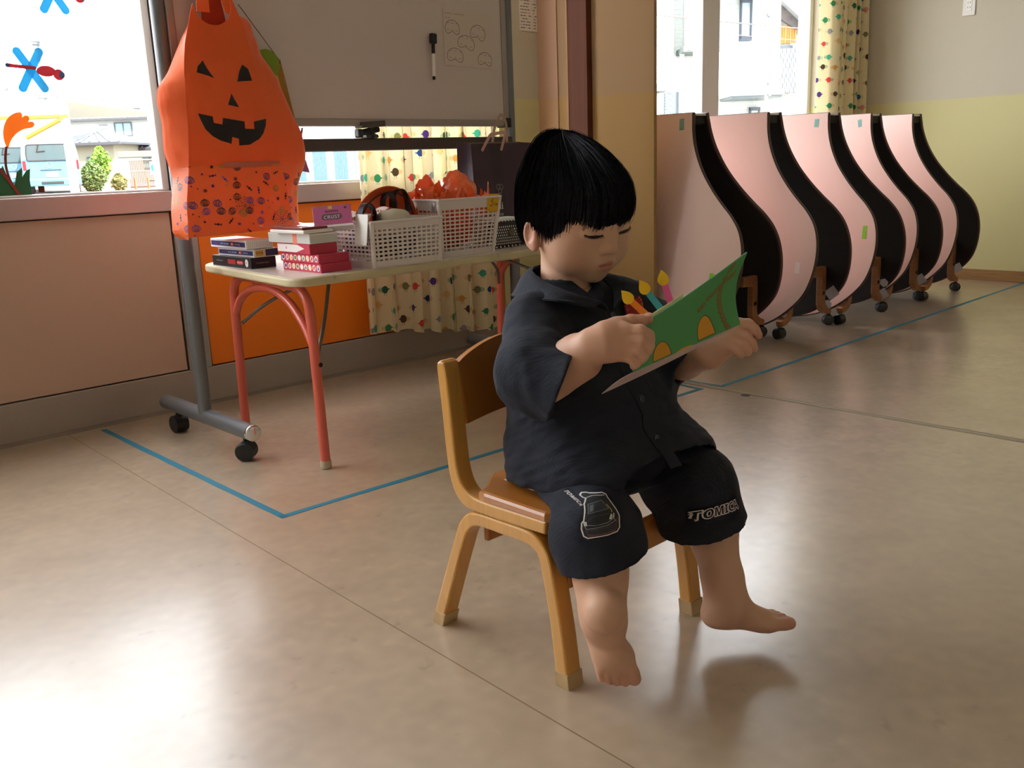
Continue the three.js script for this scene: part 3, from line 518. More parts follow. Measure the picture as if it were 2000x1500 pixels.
function sdShirt(p) {
  const [, a, b, cx, cz] = key(p[1], TORSO), x = (p[0] - cx) / a, z = (p[2] - cz) / b, ex = z < 0 ? 2.2 : lerp(3.2, 2.4, smooth(0.32, 0.5, p[1])), rq = Math.pow(Math.pow(Math.abs(x), ex) + Math.pow(Math.abs(z), ex), 1 / ex);
  let d = (rq - 1) * Math.min(a, b) * 0.92;
  // soft folds: slanted creases at waist and armpits, gathered towards the lap
  const w = smooth(0.62, 0.5, p[1]);
  d += w * (0.0045 * fold([p[0], p[1] * 1.6 + p[0] * 0.7, p[2]], 13, 5) + 0.0022 * fold([p[0], p[1] * 2.2 - p[2], p[2]], 30, 9));
  const hem = 0.308 + 0.020 * smooth(-1.02, -0.90, p[2]) - 0.02 * smooth(-1.08, -1.18, p[2]) + 0.006 * Math.sin(p[0] * 40 + p[2] * 26);
  d = smax(d, hem - p[1], 0.012); d = smax(d, p[1] - 0.655, 0.01);
  const inner = (rq - 1) * Math.min(a, b) * 0.92 + 0.006;
  const wr = 0.0035 * fold([p[0] * 1.2, p[1] * 0.8 + p[2], p[2]], 17, 3) + 0.002 * fold(p, 42, 11);
  let r = sleeve(p, J.rs, cuffR, cuffRn, 0) + wr, l = sleeve(p, J.ls, cuffL, cuffLn, 0) + wr;
  r = smax(r, plane(p, cuffR, cuffRn), 0.004); l = smax(l, plane(p, cuffL, cuffLn), 0.004);
  d = smin(d, Math.min(r, l), 0.028);
  // hollow cuffs
  const hr = smax(sleeve(p, J.rs, cuffR, cuffRn, -0.0085), -0.055 - plane(p, cuffR, cuffRn), 0.01), hl = smax(sleeve(p, J.ls, cuffL, cuffLn, -0.0085), -0.055 - plane(p, cuffL, cuffLn), 0.01);
  d = smax(d, -hr, 0.002); d = smax(d, -hl, 0.002);
  // open V neck
  const v = smax(sdC(p, [1.176, 0.70, -1.085], [1.178, 0.607, -0.985], 0.05, 0.004), 0.598 - p[1], 0.01);
  d = smax(d, -v, 0.006);
  d = smax(d, -sdC(p, [1.176, 0.63, -1.10], [1.175, 0.75, -1.10], 0.052, 0.056), 0.004);
  return d;
}
const shirtG = sdfMesh(sdShirt, [0.93, 0.27, -1.24], [1.45, 0.67, -0.88], 0.0040);
uvPlanar(shirtG, (x, y, z) => (x - z) * 6, (x, y, z) => y * 6);
const shirt = mesh('shirt', shirtG, navyM, person, { label: 'dark navy crinkled short-sleeved shirt' });
// march onto a field from a point along a direction
function march(f, p, dir, max = 0.4) { let t = 0; for (let i = 0; i < 160; i++) { const q = add(p, dir, t), d = f(q); if (d < 0.0004) return q; t += Math.max(0.0004, d * 0.6); if (t > max) return null; } return add(p, dir, t); }
function patch(f, o, du, dv, dir, nu, nv, lift, fb) { // grid of points marched onto a field
  return surf((u, v) => { const p = [0, 1, 2].map((i) => o[i] + du[i] * (u - 0.5) + dv[i] * (v - 0.5)), q = march(f, p, dir) || fb(p); return add(q, dir, -lift); }, nu, nv);
}
// placket and buttons down the front
{
  const front = (x, y) => march(sdShirt, [x, y, -0.80], [0, 0, -1]) || [x, y, -0.92];
  const pl = surf((u, v) => { const y = lerp(0.350, 0.598, v), x = 1.172 + 0.028 * u, q = front(x, y); return [q[0], q[1], q[2] + 0.0016]; }, 4, 40, [0.2, 1.6]);
  mesh('placket', thick(pl, 0.0016), navyM, shirt);
  const bm = phy('#15182a', 0.28, { clearcoat: 0.4 });
  for (const y of [0.598 - 0.006, 0.527, 0.455, 0.392]) {
    const q = front(1.186, y), g = lathe([[0, 0.0014], [0.0034, 0.0014], [0.0046, 0.0026], [0.0058, 0.0026], [0.0062, 0.0012], [0.0062, 0], [0, 0]], 22); T(g, 0, 0, 0, Math.PI / 2 - 0.18, 0, 0); g.translate(q[0], q[1], q[2] + 0.002);
    mesh('button', g, bm, shirt);
  }
}
// collar: fold-over camp collar, a strip from the left point round the nape to the right point
{
  const inn = [[1.182, 0.602, -0.990], [1.222, 0.628, -1.026], [1.238, 0.650, -1.075], [1.215, 0.664, -1.135], [1.176, 0.668, -1.155], [1.138, 0.664, -1.138], [1.113, 0.650, -1.082], [1.126, 0.628, -1.030], [1.168, 0.602, -0.990]].map(vv);
  const out = [[1.232, 0.618, -0.982], [1.281, 0.636, -1.004], [1.270, 0.630, -1.082], [1.240, 0.624, -1.160], [1.176, 0.620, -1.188], [1.112, 0.622, -1.165], [1.078, 0.626, -1.095], [1.070, 0.630, -1.018], [1.122, 0.616, -0.984]].map(vv);
  const ci = new THREE.CatmullRomCurve3(inn), co = new THREE.CatmullRomCurve3(out);
  const g = surf((u, v) => { const a = ci.getPoint(u), b = co.getPoint(u), p = a.lerp(b, v); p.y += 0.012 * Math.sin(Math.PI * Math.min(1, v * 1.15)) * (1 - 0.3 * v) + 0.0015 * noise.noise(u * 20, v * 4, 3); return [p.x, p.y, p.z]; }, 80, 10, [2.4, 0.3]);
  mesh('collar', thick(g, 0.0034), navyM, shirt);
}
// shorts
const HEMR = [1.034, 0.226, -0.890], HEML = [1.302, 0.206, -0.888];
function legTube(p, H, K, E, g, re) { return smin(sdC(p, H, K, 0.070 + g, 0.070 + g), sdC(p, K, E, 0.070 + g, re + g), 0.03); }
const kR = [1.042, 0.268, -0.915], kL = [1.302, 0.273, -0.908], nR = vv([0.14, -1, 0.24]).normalize().toArray(), nL = vv([0.18, -1, 0.10]).normalize().toArray();
function sdShorts(p) {
  const wr = 0.004 * fold([p[0], p[1] * 0.7 + p[2] * 0.5, p[2]], 14, 21) + 0.002 * fold(p, 36, 25);
  const eR = add(HEMR, nR, 0.03), eL = add(HEML, nL, 0.03);
  let r = legTube(p, [1.115, 0.330, -1.055], kR, eR, 0, 0.072) + wr, l = legTube(p, [1.245, 0.330, -1.055], kL, eL, 0, 0.086) + wr;
  r = smax(r, plane(p, HEMR, nR), 0.004); l = smax(l, plane(p, HEML, nL), 0.004);
  r = smax(r, -smax(legTube(p, [1.115, 0.330, -1.055], kR, eR, -0.010, 0.072), -0.05 - plane(p, HEMR, nR), 0.02), 0.002);
  l = smax(l, -smax(legTube(p, [1.245, 0.330, -1.055], kL, eL, -0.010, 0.086), -0.05 - plane(p, HEML, nL), 0.02), 0.002);
  // the thighs press flat on the seat
  const seatCut = -smax(p[1] - 0.301, p[2] + 0.968, 0.012);
  let d = smin(r, l, 0.008); d = smin(d, sdE(p, [1.182, 0.325, -0.990], [0.10, 0.046, 0.082]), 0.02); d = smax(d, seatCut, 0.012);
  // keep a slit between the legs
  return d;
}
const shortsG = sdfMesh(sdShorts, [0.92, 0.15, -1.2], [1.44, 0.44, -0.76], 0.0040);
uvPlanar(shortsG, (x, y, z) => x * 6, (x, y, z) => (y - z) * 6);
const shorts = mesh('shorts', shortsG, navyM, person, { label: 'dark navy shorts with car print and lettering' });
// printed car and lettering on the shorts, name badge on the chest
{
  const carT = canvasTex(512, 640, (c, w, h) => {
    c.clearRect(0, 0, w, h);
    const body = new Path2D('M92 590 L60 560 L52 470 L70 400 L96 372 L120 300 L170 170 L232 96 L210 82 L206 54 L232 30 L268 34 L290 48 L352 60 L420 66 L452 92 L448 130 L462 200 L484 300 L494 380 L470 470 L462 520 L420 566 L300 588 Z');
    c.lineJoin = 'round'; c.lineWidth = 26; c.strokeStyle = '#d9d2cc'; c.stroke(body); c.fillStyle = '#15171b'; c.fill(body);
    const P = (d, f, s, lw = 5) => { const p = new Path2D(d); if (f) { c.fillStyle = f; c.fill(p); } if (s) { c.strokeStyle = s; c.lineWidth = lw; c.stroke(p); } };
    P('M150 290 L196 176 L360 150 L400 270 Z', '#2c2f33', '#74777a', 6); P('M172 270 L206 196 L250 188 L214 268 Z', '#63666a'); P('M232 92 L300 78 L430 98', null, '#a9a39e', 9); P('M110 400 L180 340 L380 330 L452 370', null, '#3d4044', 6);
    P('M84 440 L130 436 L180 452 L330 440 L420 400 L440 430 L330 470 L180 482 L90 480 Z', '#0b0c0e', '#8d9093', 7); P('M84 380 L108 392 L104 430 L80 436 Z', '#b9b6ae', '#e5e2dc', 4); P('M360 400 L400 340 L416 344 L392 410 Z', '#c9c6b8'); P('M404 392 L436 330 L446 340 L428 396 Z', '#b8b4a6');
    P('M80 500 L300 496 L420 470 L444 500 L400 548 L300 566 L100 568 Z', '#23262a', '#55585c', 4); P('M100 574 L300 572 L410 552', null, '#8c2a2e', 7); P('M352 480 L420 462 L416 500 L356 520 Z', '#3a1c20'); P('M96 556 L150 552', null, '#8c2a2e', 6); P('M396 210 L430 300 L416 320', null, '#c2b04a', 8); P('M440 470 L472 400', null, '#a33034', 6);
    c.fillStyle = '#15171b'; c.font = 'bold 26px sans-serif'; c.fillText('GR', 190, 462);
  }, false);
  const carA = canvasTex(512, 640, (c, w, h) => {
    c.fillStyle = '#000'; c.fillRect(0, 0, w, h); const body = new Path2D('M92 590 L60 560 L52 470 L70 400 L96 372 L120 300 L170 170 L232 96 L210 82 L206 54 L232 30 L268 34 L290 48 L352 60 L420 66 L452 92 L448 130 L462 200 L484 300 L494 380 L470 470 L462 520 L420 566 L300 588 Z');
    c.lineJoin = 'round'; c.lineWidth = 26; c.strokeStyle = c.fillStyle = '#fff'; c.stroke(body); c.fill(body);
  }, false, false);
  const dir = vv([0.32, -0.32, -0.89]).normalize().toArray(), right = vv([0.94, 0.0, 0.34]), up = right.clone().cross(vv(dir)).multiplyScalar(-1).normalize();
  if (up.y < 0) up.negate();
  const mk = (o, w, h, tilt) => { const a = right.clone().applyAxisAngle(vv(dir), tilt), b = up.clone().applyAxisAngle(vv(dir), tilt); const back = add(o, dir, -0.12); return patch(sdShorts, back, a.multiplyScalar(w).toArray(), b.multiplyScalar(h).toArray(), dir, 28, 34, 0.0012, (p) => add(p, dir, 0.12)); };
  const d2 = vv([-0.22, -0.22, -0.95]).normalize().toArray(), r2 = vv([0.97, 0, -0.22]), u2 = vv(d2).clone().cross(r2).normalize(); if (u2.y < 0) u2.negate();
  const mk2 = (o, w, h, tilt) => { const a = r2.clone().applyAxisAngle(vv(d2), tilt), b = u2.clone().applyAxisAngle(vv(d2), tilt); return patch(sdShorts, add(o, d2, -0.05), a.multiplyScalar(w).toArray(), b.multiplyScalar(h).toArray(), d2, 40, 14, 0.0012, (p) => add(p, d2, 0.12)); };
  const decal = (t, a) => std('#ffffff', 0.7, { map: t, alphaMap: a, transparent: true, alphaTest: 0.5 });
  mesh('car_print', mk([0.995, 0.325, -0.86], 0.066, 0.076, 0.0), decal(carT, carA), shorts, { label: 'printed dark sports car with white outline' });
  const word = (txt, px, fill, stroke) => (c, w, h) => { c.fillStyle = '#000'; c.fillRect(0, 0, w, h); c.font = `bold ${px}px sans-serif`; c.textAlign = 'center'; c.textBaseline = 'middle'; c.save(); c.translate(w / 2, h / 2); c.transform(1.22, 0, -0.18, 1, 0, 0); c.lineJoin = 'round'; if (stroke) { c.lineWidth = stroke; c.strokeStyle = '#fff'; c.strokeText(txt, 0, 0); c.fillStyle = fill; c.fillText(txt, 0, 0); } else { c.fillStyle = '#fff'; c.fillText(txt, 0, 0); } c.restore(); };
  const wT = canvasTex(1024, 256, word('TOMICA', 170, '#000', 26), false, false);
  mesh('lettering', mk2([1.280, 0.264, -0.80], 0.088, 0.031, 0.02), std('#cfc4c2', 0.7, { alphaMap: wT, transparent: true, alphaTest: 0.5 }), shorts, { label: 'white outlined lettering' });
  const wS = canvasTex(512, 128, word('TOMICA', 76, '#fff', 0), false, false);
  mesh('lettering', mk([0.984, 0.352, -0.875], 0.036, 0.009, 1.6), std('#cfc4c2', 0.7, { alphaMap: wS, transparent: true, alphaTest: 0.4 }), shorts, { label: 'small white lettering' });
  // badge: red house-shaped felt tag with white stitches and a white name strip
  const bp = [[-0.026, -0.034], [0.026, -0.034], [0.03, 0.012], [0.014, 0.034], [-0.014, 0.034], [-0.03, 0.012]];
  const q = march(sdShirt, [1.247, 0.592, -0.8], [0, 0, -1]) || [1.247, 0.592, -1.0];
  const badge = extr(poly(bp), 0.003, 0.0008); const bg = mesh('name_badge', T(badge, 0, 0, 0, -0.22, 0.15, 0.06).translate(q[0], q[1], q[2] + 0.010), std('#a3151c', 0.85, { bumpMap: crepeT, bumpScale: 0.0005 }), shirt, { label: 'red felt name badge' });
  bg.userData.label = 'red felt name badge with white stitching';
  const st = []; for (let k = 0; k < 6; k++) { const a = bp[k], b = bp[(k + 1) % 6]; for (let m = 0; m < 4; m++) { const u = (m + 0.25) / 4, v = (m + 0.7) / 4, f = (t) => [lerp(a[0], b[0], t) * 0.88, lerp(a[1], b[1], t) * 0.88, 0.0034]; st.push(rod(f(u), f(v), 0.0005, 4)); } }
  const stm = mesh('badge_stitches', [...st, rbox(0.010, 0.012, 0.0006, 0.0002, -0.010, -0.02, 0.0033), rbox(0.014, 0.008, 0.0006, 0.0002, 0.006, -0.018, 0.0033)], std('#d9cfc8', 0.8), shirt); stm.rotation.copy(new THREE.Euler(-0.22, 0.15, 0.06, 'YXZ')); stm.position.set(q[0], q[1], q[2] + 0.010);
}

// ---------------------------------------------------------------- row of folded tables (two hinged leaves, dark undersides facing each other)
const pinkTop = phy('#f0cfc6', 0.42, { clearcoat: 0.15, clearcoatRoughness: 0.3 });
const edgeBrown = std('#3d211c', 0.5), under = std('#140b0b', 0.65), legWood = std('#b5774c', 0.5, { map: woodT });
const casterM = phy('#111112', 0.25), steel = std('#8d8f92', 0.3, { metalness: 0.8 });
function twinCaster(parent, x, z, r, ry, y0 = 0, m = casterM) {
  const g = sub('caster', parent, [x, y0, z]); g.rotation.y = ry;
  const wheel = (s) => { const l = lathe([[0, -0.32 * r], [r * 0.8, -0.32 * r], [r, -0.2 * r], [r, 0.2 * r], [r * 0.8, 0.32 * r], [0, 0.32 * r]], 28); return T(l, s * 0.48 * r, r, 0, 0, 0, Math.PI / 2); };
  mesh('wheel', wheel(-1), m, g); mesh('wheel', wheel(1), m, g);
  mesh('fork', [T(rbox(0.5 * r, 1.1 * r, 0.9 * r, 0.2 * r), 0, 1.55 * r, 0.1 * r), T(new THREE.CylinderGeometry(r * 1.02, r * 1.02, r * 1.5, 24, 1, false, -1.2, 2.4), 0, r * 1.02, 0, 0, 0, Math.PI / 2), rod([0, 1.9 * r, 0], [0, 2.5 * r, 0], r * 0.22)], m, g);
  return g;
}
const halfProfile = [[1.037, 0.207], [1.0, 0.2115], [0.953, 0.218], [0.878, 0.240], [0.786, 0.287], [0.702, 0.351], [0.638, 0.412], [0.588, 0.464], [0.531, 0.507], [0.471, 0.530], [0.413, 0.539], [0.354, 0.538], [0.284, 0.526], [0.221, 0.503], [0.172, 0.468], [0.107, 0.397], [0.06, 0.318], [0.03, 0.225], [0.014, 0.11], [0.010, 0]];
const leafOutline = (inset) => {
  const c = new THREE.CatmullRomCurve3(halfProfile.map(([y, z]) => V3(z, y, 0))).getPoints(70).map((p) => [p.x, (p.y - 0.0) * 1.0142]);
  const all = [...c, ...c.slice(0, -1).reverse().map(([z, s]) => [-z, s])];
  if (!inset) return all;
  return all.map((p, i) => { const a = all[(i + all.length - 1) % all.length], b = all[(i + 1) % all.length], dx = b[0] - a[0], dy = b[1] - a[1], l = Math.hypot(dx, dy) || 1; let q = [p[0] + (dy / l) * inset, p[1] - (dx / l) * inset]; const cx = q[0] * 0, d0 = Math.hypot(p[0], p[1] - 0.45), d1 = Math.hypot(q[0], q[1] - 0.45); if (d1 > d0) q = [p[0] - (dy / l) * inset, p[1] + (dx / l) * inset]; return q; });
};
const leafSolid = extr(poly(leafOutline(0)), 0.022, 0.003), leafTopG = extr(poly(leafOutline(0.0035)), 0.0012), leafUnderG = extr(poly(leafOutline(0.009)), 0.0012);
function foldingTable(x, z, ry, label) {
  const g = group('folding_table', label, 'folding table', [x, 0, z], ry, 'folded tables parked in a row');
  for (const s of [-1, 1]) {
    const leaf = sub('leaf', g); leaf.position.set(s * (0.17 + 0.4 * 0.1694), 0, 0); leaf.rotation.z = s * 9.61 * D2R;   // leans to the hinge
    const turn = (q, t0) => { const c = q.clone(); c.rotateY(Math.PI / 2); c.translate(t0, 0, 0); return c; };
    // outer face sits at local x = 0 side away from the hinge
    mesh('edge_band', turn(leafSolid, s < 0 ? -0.0 : -0.022), edgeBrown, leaf);
    mesh('table_top', turn(leafTopG, s < 0 ? -0.0011 : -0.0001), pinkTop, leaf);
    mesh('underside', turn(leafUnderG, s < 0 ? 0.0218 : -0.0230), under, leaf);
    leaf.position.x -= s * 0.0;
  }
  mesh('hinge_beam', [rb(-0.052, 0.052, 0.985, 1.022, -0.2, 0.2, 0.004), rb(-0.036, -0.02, 0.72, 0.99, 0.13, 0.17, 0.003), rb(0.02, 0.036, 0.72, 0.99, -0.17, -0.13, 0.003)], under, g);
  mesh('hinge_cover', rb(-0.056, 0.056, 1.022, 1.031, -0.205, 0.205, 0.003), M.white, g, { label: 'pale cap strip' });
  for (const s of [-1, 1]) for (const e of [-1, 1]) {
    const zc = e * 0.4, pts = [[0.055, 0.276], [0.11, 0.276], [0.145, 0.262], [0.15, 0.235], [0.15, 0.15], [0.155, 0.11], [0.185, 0.085], [0.215, 0.072]];
    const a = [], b = [], w = 0.020, cv = new THREE.CatmullRomCurve3(pts.map(([px, py]) => V3(px, py, 0)), false, 'catmullrom', 0.2), N = 60;
    for (let i = 0; i <= N; i++) { const p = cv.getPoint(i / N), t = cv.getTangent(i / N); a.push([p.x - t.y * w, p.y + t.x * w]); b.push([p.x + t.y * w, p.y - t.x * w]); }
    // square shoulder like the photo's bracket
    const sh = poly([[0.05, 0.30], [0.172, 0.30], [0.172, 0.13], [0.178, 0.112], [0.198, 0.098], [0.238, 0.082], [0.232, 0.056], [0.19, 0.062], [0.152, 0.08], [0.134, 0.112], [0.130, 0.252], [0.05, 0.256]]);
    const lg = extr(sh, 0.032, 0.004); lg.translate(0, 0, zc - 0.016); if (s < 0) lg.rotateY(Math.PI).translate(0, 0, 2 * zc);
    const leg = mesh('leg', lg, legWood, g);
    mesh('bolt', T(lathe([[0, 0.004], [0.008, 0.004], [0.010, 0], [0, 0]], 14), s * 0.15, 0.17, zc + e * 0.016, (e * Math.PI) / 2, 0, 0), M.black, leg);
    twinCaster(g, s * 0.232, zc, 0.026, 0.5 * s * e + 0.3);
  }
  return g;
}
const rowX = [[3.592, -2.70, 'nearest'], [4.05, -2.6], [4.55, -2.557], [5.025, -2.56], [5.487, -2.535]];
const rowL = ['folded table with pink top next to the brown wall end, first of the row', 'folded pink table with a small white sticker, second of the row from the wall end', 'folded pink table with a bright green sticker, third of the row from the wall end', 'folded pink table fourth of the row, before the one nearest the green wall', 'folded pink table last of the row, nearest the far green wall'];
const table0 = foldingTable(3.592, -2.70, 0, rowL[0]);
const rowT = [table0, ...[1, 2, 3, 4].map((i) => dup(table0, 'folding_table', rowL[i], [rowX[i][0], 0, rowX[i][1]]))];
// stickers and tape stubs (local z, s on a leaf; face 'A' outside of the near leaf, 'B' inside of the far leaf)
function sticker(t, name, face, z, s, shape, m, label) {
  const ex = extr(shape, 0.0008), leaf = t.children[face === 'A' ? 0 : 1];
  ex.rotateY(-Math.PI / 2); ex.translate(face === 'A' ? -0.0012 : -0.0238, s, z);
  const q = mesh(name, ex, m, leaf); if (label) q.userData.label = label; return q;
}
const rect = (w, h, a = 0) => poly([[-w, -h], [w, -h], [w, h], [-w, h]].map(([x, y]) => [x * Math.cos(a) - y * Math.sin(a), x * Math.sin(a) + y * Math.cos(a)]));
const hex = poly([0, 1, 2, 3, 4, 5].map((i) => [0.024 * Math.cos(i * Math.PI / 3 + 0.3), 0.024 * Math.sin(i * Math.PI / 3 + 0.3)]));
const stickW = std('#b9b0b2', 0.6), greenS = std('#8fcf3a', 0.6), whiteS = std('#f2e6e2', 0.6), tapeT = std('#7fb3a8', 0.6);
sticker(rowT[0], 'sticker', 'A', 0.155, 1.0, rect(0.012, 0.025, 0.1), tapeT, 'pale blue tape stub');
sticker(rowT[0], 'sticker', 'A', 0.40, 0.33, rect(0.012, 0.02), greenS, 'bright green sticker');
sticker(rowT[1], 'sticker', 'A', 0.455, 0.335, rect(0.012, 0.026), whiteS, 'white sticker');
sticker(rowT[1], 'sticker', 'B', 0.44, 0.175, rect(0.032, 0.026, 0.65), stickW, 'tilted grey rating label'); sticker(rowT[1], 'sticker', 'B', 0.415, 0.115, hex, stickW, 'grey hexagonal label');
sticker(rowT[2], 'sticker', 'A', 0.15, 1.0, rect(0.012, 0.02), tapeT, 'pale blue tape stub'); sticker(rowT[2], 'sticker', 'A', 0.475, 0.46, rect(0.011, 0.032), greenS, 'bright green sticker');
sticker(rowT[2], 'sticker', 'B', 0.42, 0.105, rect(0.03, 0.026, 0.6), stickW, 'tilted grey label'); sticker(rowT[2], 'sticker', 'B', 0.43, 0.17, hex, stickW, 'grey hexagonal label');
sticker(rowT[3], 'sticker', 'A', 0.15, 1.0, rect(0.01, 0.02, 0.2), tapeT, 'pale blue tape stub'); sticker(rowT[3], 'sticker', 'B', 0.42, 0.13, rect(0.032, 0.026, 0.6), stickW, 'tilted grey label');
sticker(rowT[4], 'sticker', 'B', 0.42, 0.15, rect(0.03, 0.024, 0.5), stickW, 'tilted grey label');

// ---------------------------------------------------------------- board on its wheeled stand
const SZ = -2.75;
{
  const g = group('whiteboard', 'white board on a grey wheeled stand standing over the low table', 'whiteboard', [1.95, 0, SZ]);
  const L = (x) => x - 1.95, grey = std('#75777a', 0.38, { metalness: 0.45 }), dark = std('#4c443f', 0.45, { metalness: 0.3 });
  const boardM = phy('#cdbfb8', 0.32, { clearcoat: 0.2, clearcoatRoughness: 0.4 });
  mesh('board', rb(L(1.285), L(2.60), 1.012, 1.80, -0.012, 0.018, 0.002), boardM, g);
  mesh('board_frame', [rb(L(1.262), L(2.628), 0.989, 1.014, -0.016, 0.024, 0.004), rb(L(1.262), L(2.628), 1.798, 1.822, -0.016, 0.024, 0.004), rb(L(1.262), L(1.286), 0.989, 1.822, -0.016, 0.024, 0.004), rb(L(2.600), L(2.624), 0.989, 1.822, -0.016, 0.024, 0.004)], std('#a0968f', 0.4, { metalness: 0.35 }), g);
  mesh('corner_cap', [rb(L(2.594), L(2.632), 0.984, 1.02, -0.02, 0.028, 0.004), rb(L(1.256), L(1.296), 0.984, 1.02, -0.02, 0.028, 0.004)], M.black, g);
  for (const x of [1.247, 2.648]) {
    const post = mesh('post', rod([L(x), 0.085, 0], [L(x), 1.86, 0], 0.0215, 20), grey, g);
  }
  for (const x of [1.250, 2.648]) {
    const z0 = -0.30, z1 = 0.305, f = mesh('foot_bar', rod([L(x), 0.092, z0], [L(x), 0.092, z1], 0.025, 24), grey, g);
    const cap = lathe([[0, 0.004], [0.019, 0.004], [0.0245, 0], [0.0255, -0.006], [0.0255, -0.012]], 26);
    mesh('end_cap', T(cap.clone(), L(x), 0.092, z1 + 0.002, Math.PI / 2, 0, 0), std('#d8d6d4', 0.12, { metalness: 0.9 }), f, { label: 'shiny chrome end cap' });
    mesh('end_cap', T(cap.clone(), L(x), 0.092, z0 - 0.002, -Math.PI / 2, 0, 0), grey, f);
    twinCaster(g, L(x) - 0.004, 0.255, 0.029, 0.75, 0, M.blackRubber); twinCaster(g, L(x), -0.22, 0.029, 0.08, 0, M.blackRubber);
  }
  mesh('cross_bar', rb(L(1.25), L(2.645), 0.907, 0.949, -0.02, 0.02, 0.005), dark, g);
  const k = sub('clamp', g, [L(1.955), 0.949, 0.012]);
  mesh('clamp_plate', [rbox(0.1, 0.02, 0.05, 0.004, 0.005, 0.046, 0.0, 0, 0, 0.06), rbox(0.05, 0.012, 0.04, 0.004, 0, 0.006, 0)], dark, k);
  mesh('clamp_knob', [rod([-0.045, 0.018, 0.01], [0.03, 0.030, 0.01], 0.011, 14), rod([0, 0, 0.01], [0, 0.045, 0.01], 0.012, 14), rbox(0.02, 0.03, 0.03, 0.006, -0.052, 0.016, 0.01)], M.black, k);
}
{ // marker with eraser cap clinging to the board
  const g = group('marker', 'black capped marker with eraser held upright on the board', 'marker', [2.241, 1.155, SZ + 0.034]); g.rotation.z = -0.04; g.userData.label = 'white-barrelled marker with black eraser cap held upright on the board';
  const pt = canvasTex(64, 256, (c, w, h) => { c.fillStyle = '#e9e4df'; c.fillRect(0, 0, w, h); c.fillStyle = '#2a2626'; for (let k = 0; k < 15; k++) c.fillRect(22 + (k % 3) * 4, 16 + k * 14, 18 - (k % 4) * 3, 8); c.beginPath(); c.arc(32, 240, 10, 0, 7); c.fill(); }, false);
  mesh('barrel', rod([0, 0.008, 0], [0, 0.088, 0], 0.0062, 16), std('#ffffff', 0.4, { map: pt }), g);
  mesh('tip', rod([0, -0.004, 0], [0, 0.008, 0], 0.0055, 14), M.black, g);
  mesh('cap', rod([0, 0.086, 0], [0, 0.125, 0], 0.0064, 16), M.black, g);
  mesh('eraser', rbox(0.026, 0.036, 0.02, 0.006, 0, 0.138, 0), M.black, g);
}
{ // seating plan sheet
  const t = canvasTex(640, 640, (c, w, h) => {
    c.fillStyle = '#cfc0b3'; c.fillRect(0, 0, w, h); c.strokeStyle = '#4a3c34'; c.lineWidth = 5;
    const bean = (x, y, rx, ry, a) => { c.save(); c.translate(x, y); c.rotate(a); c.beginPath(); c.moveTo(-rx, ry * 0.3); c.bezierCurveTo(-rx, -ry * 1.25, rx, -ry * 1.25, rx, ry * 0.3); c.bezierCurveTo(rx, ry * 1.3, rx * 0.5, ry * 1.05, rx * 0.2, ry * 0.78); c.bezierCurveTo(0, ry * 0.66, -rx * 0.1, ry * 0.7, -rx * 0.3, ry * 0.85); c.bezierCurveTo(-rx * 0.7, ry * 1.15, -rx, ry, -rx, ry * 0.3); c.stroke(); c.fillStyle = '#5a4a40'; for (let k = 0; k < 6; k++) { const px = (-0.6 + 0.6 * (k % 3)) * rx, py = k < 3 ? -ry * 0.45 : ry * 0.55; for (let m = 0; m < 4; m++) { c.fillRect(px - 16 + m * 9, py - 5 + ((k + m) % 2) * 3, 5 + ((k * m) % 3), 3); c.fillRect(px - 14 + m * 9, py - 7, 2, 11); } } c.restore(); };
    bean(115, 190, 92, 82, 0.03); bean(460, 220, 100, 88, 0.25); bean(295, 350, 112, 82, 0.2); bean(140, 505, 104, 82, 0.08); bean(545, 525, 96, 82, 0.1);
    c.fillStyle = '#54463c'; for (let k = 0; k < 13; k++) { if (k === 5) continue; const x = 20 + k * 20; c.fillRect(x, 40 + (k % 3) * 3, 10, 4); c.fillRect(x + 4, 34, 3, 18); } for (let k = 0; k < 4; k++) { c.fillRect(24 + k * 18, 92, 10, 3); c.fillRect(27 + k * 18, 86, 3, 14); }
  }, false);
  const s = mesh('seating_sheet', uvPlanar(rbox(0.236, 0.196, 0.0012, 0.0004), (x) => (x + 0.118) / 0.236, (x, y) => (y + 0.098) / 0.196), std('#ffffff', 0.8, { map: t }));
  s.position.set(2.428, 1.302, SZ + 0.0195); s.rotation.z = -0.012; tag(s, 'paper sheet with five bean-shaped table outlines stuck on the board', 'paper');
}
